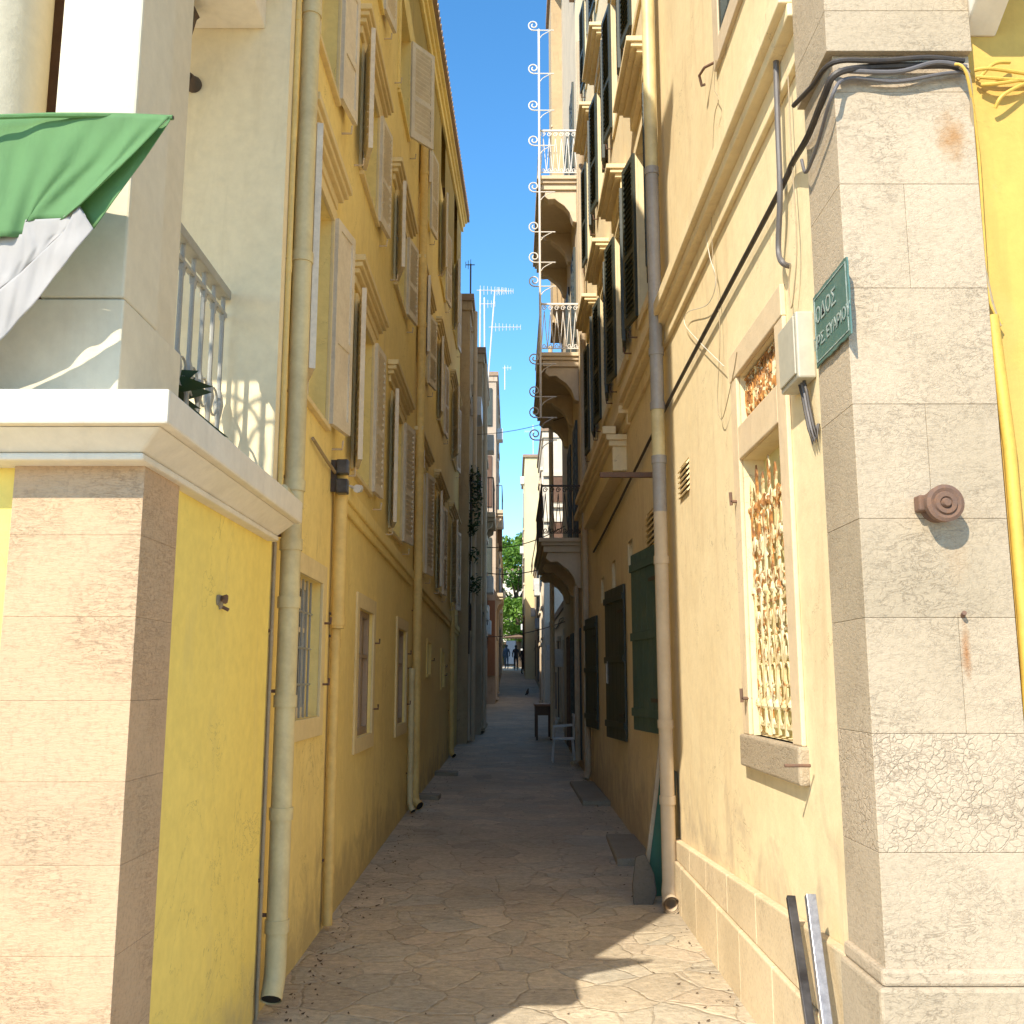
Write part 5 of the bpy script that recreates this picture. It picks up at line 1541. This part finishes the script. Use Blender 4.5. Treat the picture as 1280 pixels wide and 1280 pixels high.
# pigeon
def bird(px, py, label, rot=0):
    q = onG(px, py)
    b = thing('pigeon', label, 'bird', q)
    mb = MB(); o_ = q + Vector((0, 0, .14))
    mb.lathe(o_ + Vector((-.02, 0, -.09)), (.25, 0, .97), [(0, .012), (.04, .045), (.10, .062), (.16, .05), (.20, .032), (.23, .032), (.26, .022), (.275, .006)], 10)
    mb.tube([o_ + Vector((-.03, 0, -.04)), o_ + Vector((-.09, 0, -.11))], [.035, .012], 6)
    mb.tube([o_ + Vector((.05, 0, .155)), o_ + Vector((.085, 0, .15))], [.008, .002], 5)
    mb.tube([q + Vector((.0, .02, 0)), q + Vector((-.0, .02, .08))], .004, 4); mb.tube([q + Vector((.0, -.02, 0)), q + Vector((-.0, -.02, .08))], .004, 4)
    mb.build('bird_body', 'iron', b, smooth=True)
bird(659, 870, 'dark pigeon standing on the paving in the middle of the alley')
# bin / crates on the left far
def crate(px, py, label, mat, s=(.3, .4, .35)):
    q = onG(px, py); x, y, z = q
    c = thing('crate', label, 'crate', q)
    mb = MB(); hx, hy = s[0] / 2, s[1] / 2
    for k in range(3):
        zz_ = z + .02 + k * s[2] / 3
        mb.box(x - hx, x + hx, y - hy, y - hy + .015, zz_, zz_ + s[2] / 3 - .03); mb.box(x - hx, x + hx, y + hy - .015, y + hy, zz_, zz_ + s[2] / 3 - .03)
        mb.box(x - hx, x - hx + .015, y - hy + .015, y + hy - .015, zz_, zz_ + s[2] / 3 - .03); mb.box(x + hx - .015, x + hx, y - hy + .015, y + hy - .015, zz_, zz_ + s[2] / 3 - .03)
    mb.box(x - hx, x + hx, y - hy, y + hy, z, z + .015)
    mb.build('crate_side', mat, c)
crate(604, 872, 'brown wooden crate against the left wall far down the alley', 'wood', (.35, .5, .5))
crate(612, 860, 'pale slatted crate beyond the brown one on the left', 'canvas', (.3, .4, .3))

# cables across the alley
def span(a, b, sag, label, r=.009):
    a = Vector(a); b = Vector(b)
    pts = [a.lerp(b, k / 10) + Vector((0, 0, -sag * 4 * (k / 10) * (1 - k / 10))) for k in range(11)]
    return tag(MB().tube(pts, r, 5).build('overhead_cable', 'blackcable', None), label, 'cable', 'overhead cables across the alley')
span((-.76, 26.2, 5.1), (1.17, 22.0, 5.0), .18, 'upper black cable slung across the alley below the balconies', .012)
span((-.76, 26.0, 4.4), (1.17, 21.8, 4.2), .15, 'middle black cable slung across the alley', .012)
span((-.76, 26.4, 2.75), (1.17, 22.2, 2.9), .10, 'lowest black cable slung across the alley', .010)
span((-.98, 24.0, 7.6), (1.18, 20.0, 7.0), .10, 'thin cable crossing above the other cables', .007)

# antennas on the left roofs
def antenna(x, y, z0, z1, yag, label, lean=0, tilt=0, mat='whiteiron'):
    a = thing('aerial', label, 'aerial', (x, y, z0))
    MB().tube([(x, y, z0), (x + lean, y, z1)], .022, 6).build('mast', mat, a)
    for (z, L, dirx, n) in yag:
        xx = x + lean * (z - z0) / (z1 - z0)
        mb = MB().tube([(xx - .1 * dirx, y, z), (xx + L * dirx, y, z + tilt)], .012, 5)
        for k in range(n):
            f = k / (n - 1); px_ = xx + L * dirx * f
            mb.tube([(px_, y - .01, z + tilt * f - .12 * (1.2 - .5 * f)), (px_, y + .01, z + tilt * f + .12 * (1.2 - .5 * f))], .007, 4)
        mb.build('aerial_array', mat, a)
za = lambda px, py, d: onY(px, py, d)
p = za(606, 440, 27); q = za(599, 362, 30)
antenna(p.x, 27, 10, za(606, 372, 27).z, [(za(606, 380, 27).z, .3, 1, 4)], 'short aerial mast left of the others on the grey roof', -.02)
antenna(za(609, 480, 28.5).x, 28.5, 10, za(624, 363, 28.5).z, [(za(624, 364, 28.5).z, .55, 1, 9), (za(624, 409, 28.5).z, .85, 1, 9)], 'tall leaning white aerial with two long arrays against the sky', .22)
antenna(za(600, 440, 26).x, 26, 10, za(600, 362, 26).z, [(za(600, 363, 26).z, .7, 1, 8)], 'upright white aerial with a long horizontal array', 0)
antenna(za(588, 385, 23).x, 23, 10.4, za(588, 330, 23).z, [(za(588, 331, 23).z, .12, -1, 3)], 'thin dark aerial on the weathered ochre house roof', 0, mat='iron')
antenna(za(631, 490, 40).x, 40, 13.5, za(631, 458, 40).z, [(za(631, 460, 40).z, .25, 1, 3)], 'short aerial on the tall pinkish house roof', 0)
antenna(1.3, 60, 14.8, 17.2, [(16.8, .5, -1, 5)], 'aerial on the roof of the cream house', 0)

# ================================================================== light
AZ = 29.5; EL = 41.0
sun = bpy.data.lights.new('sun', 'SUN'); sun.energy = 2.9; sun.angle = R(.53); sun.color = (1.0, .90, .74)
so = bpy.data.objects.new('sun', sun); COL.objects.link(so)
dirv = Vector((math.sin(R(AZ)) * math.cos(R(EL)), math.cos(R(AZ)) * math.cos(R(EL)), -math.sin(R(EL))))
so.rotation_euler = dirv.to_track_quat('-Z', 'Y').to_euler()
w = bpy.data.worlds.new('World'); S.world = w; w.use_nodes = True
nt = w.node_tree; bg = nt.nodes['Background']
sky = nt.nodes.new('ShaderNodeTexSky'); sky.sky_type = 'NISHITA'; sky.sun_disc = False
sky.sun_elevation = R(EL); 
# sun stands behind the camera to the left: direction towards it = -dirv
toS = -dirv
sky.sun_rotation = math.atan2(toS.x, toS.y)
sky.air_density = 1.0; sky.dust_density = .2; sky.ozone_density = 1.5
sky.altitude = 1500
hs = nt.nodes.new('ShaderNodeHueSaturation'); hs.inputs['Saturation'].default_value = 1.27; hs.inputs['Hue'].default_value = .494; nt.links.new(sky.outputs[0], hs.inputs['Color'])
nt.links.new(hs.outputs[0], bg.inputs[0]); bg.inputs[1].default_value = .13

# ================================================================== camera and render settings
cd = bpy.data.cameras.new('camera'); cd.sensor_width = 36; cd.lens = 36 * F; cd.clip_end = 1200; cd.clip_start = .05
co = bpy.data.objects.new('camera', cd); COL.objects.link(co)
co.location = (0, 0, EYE); co.rotation_euler = (R(90) + TH, 0, 0)
S.camera = co
S.view_settings.view_transform = 'Standard'; S.view_settings.look = 'None'
S.view_settings.exposure = 1.38; S.view_settings.gamma = 1
S.cycles.max_bounces = 10; S.cycles.diffuse_bounces = 8
S.cycles.use_denoising = True
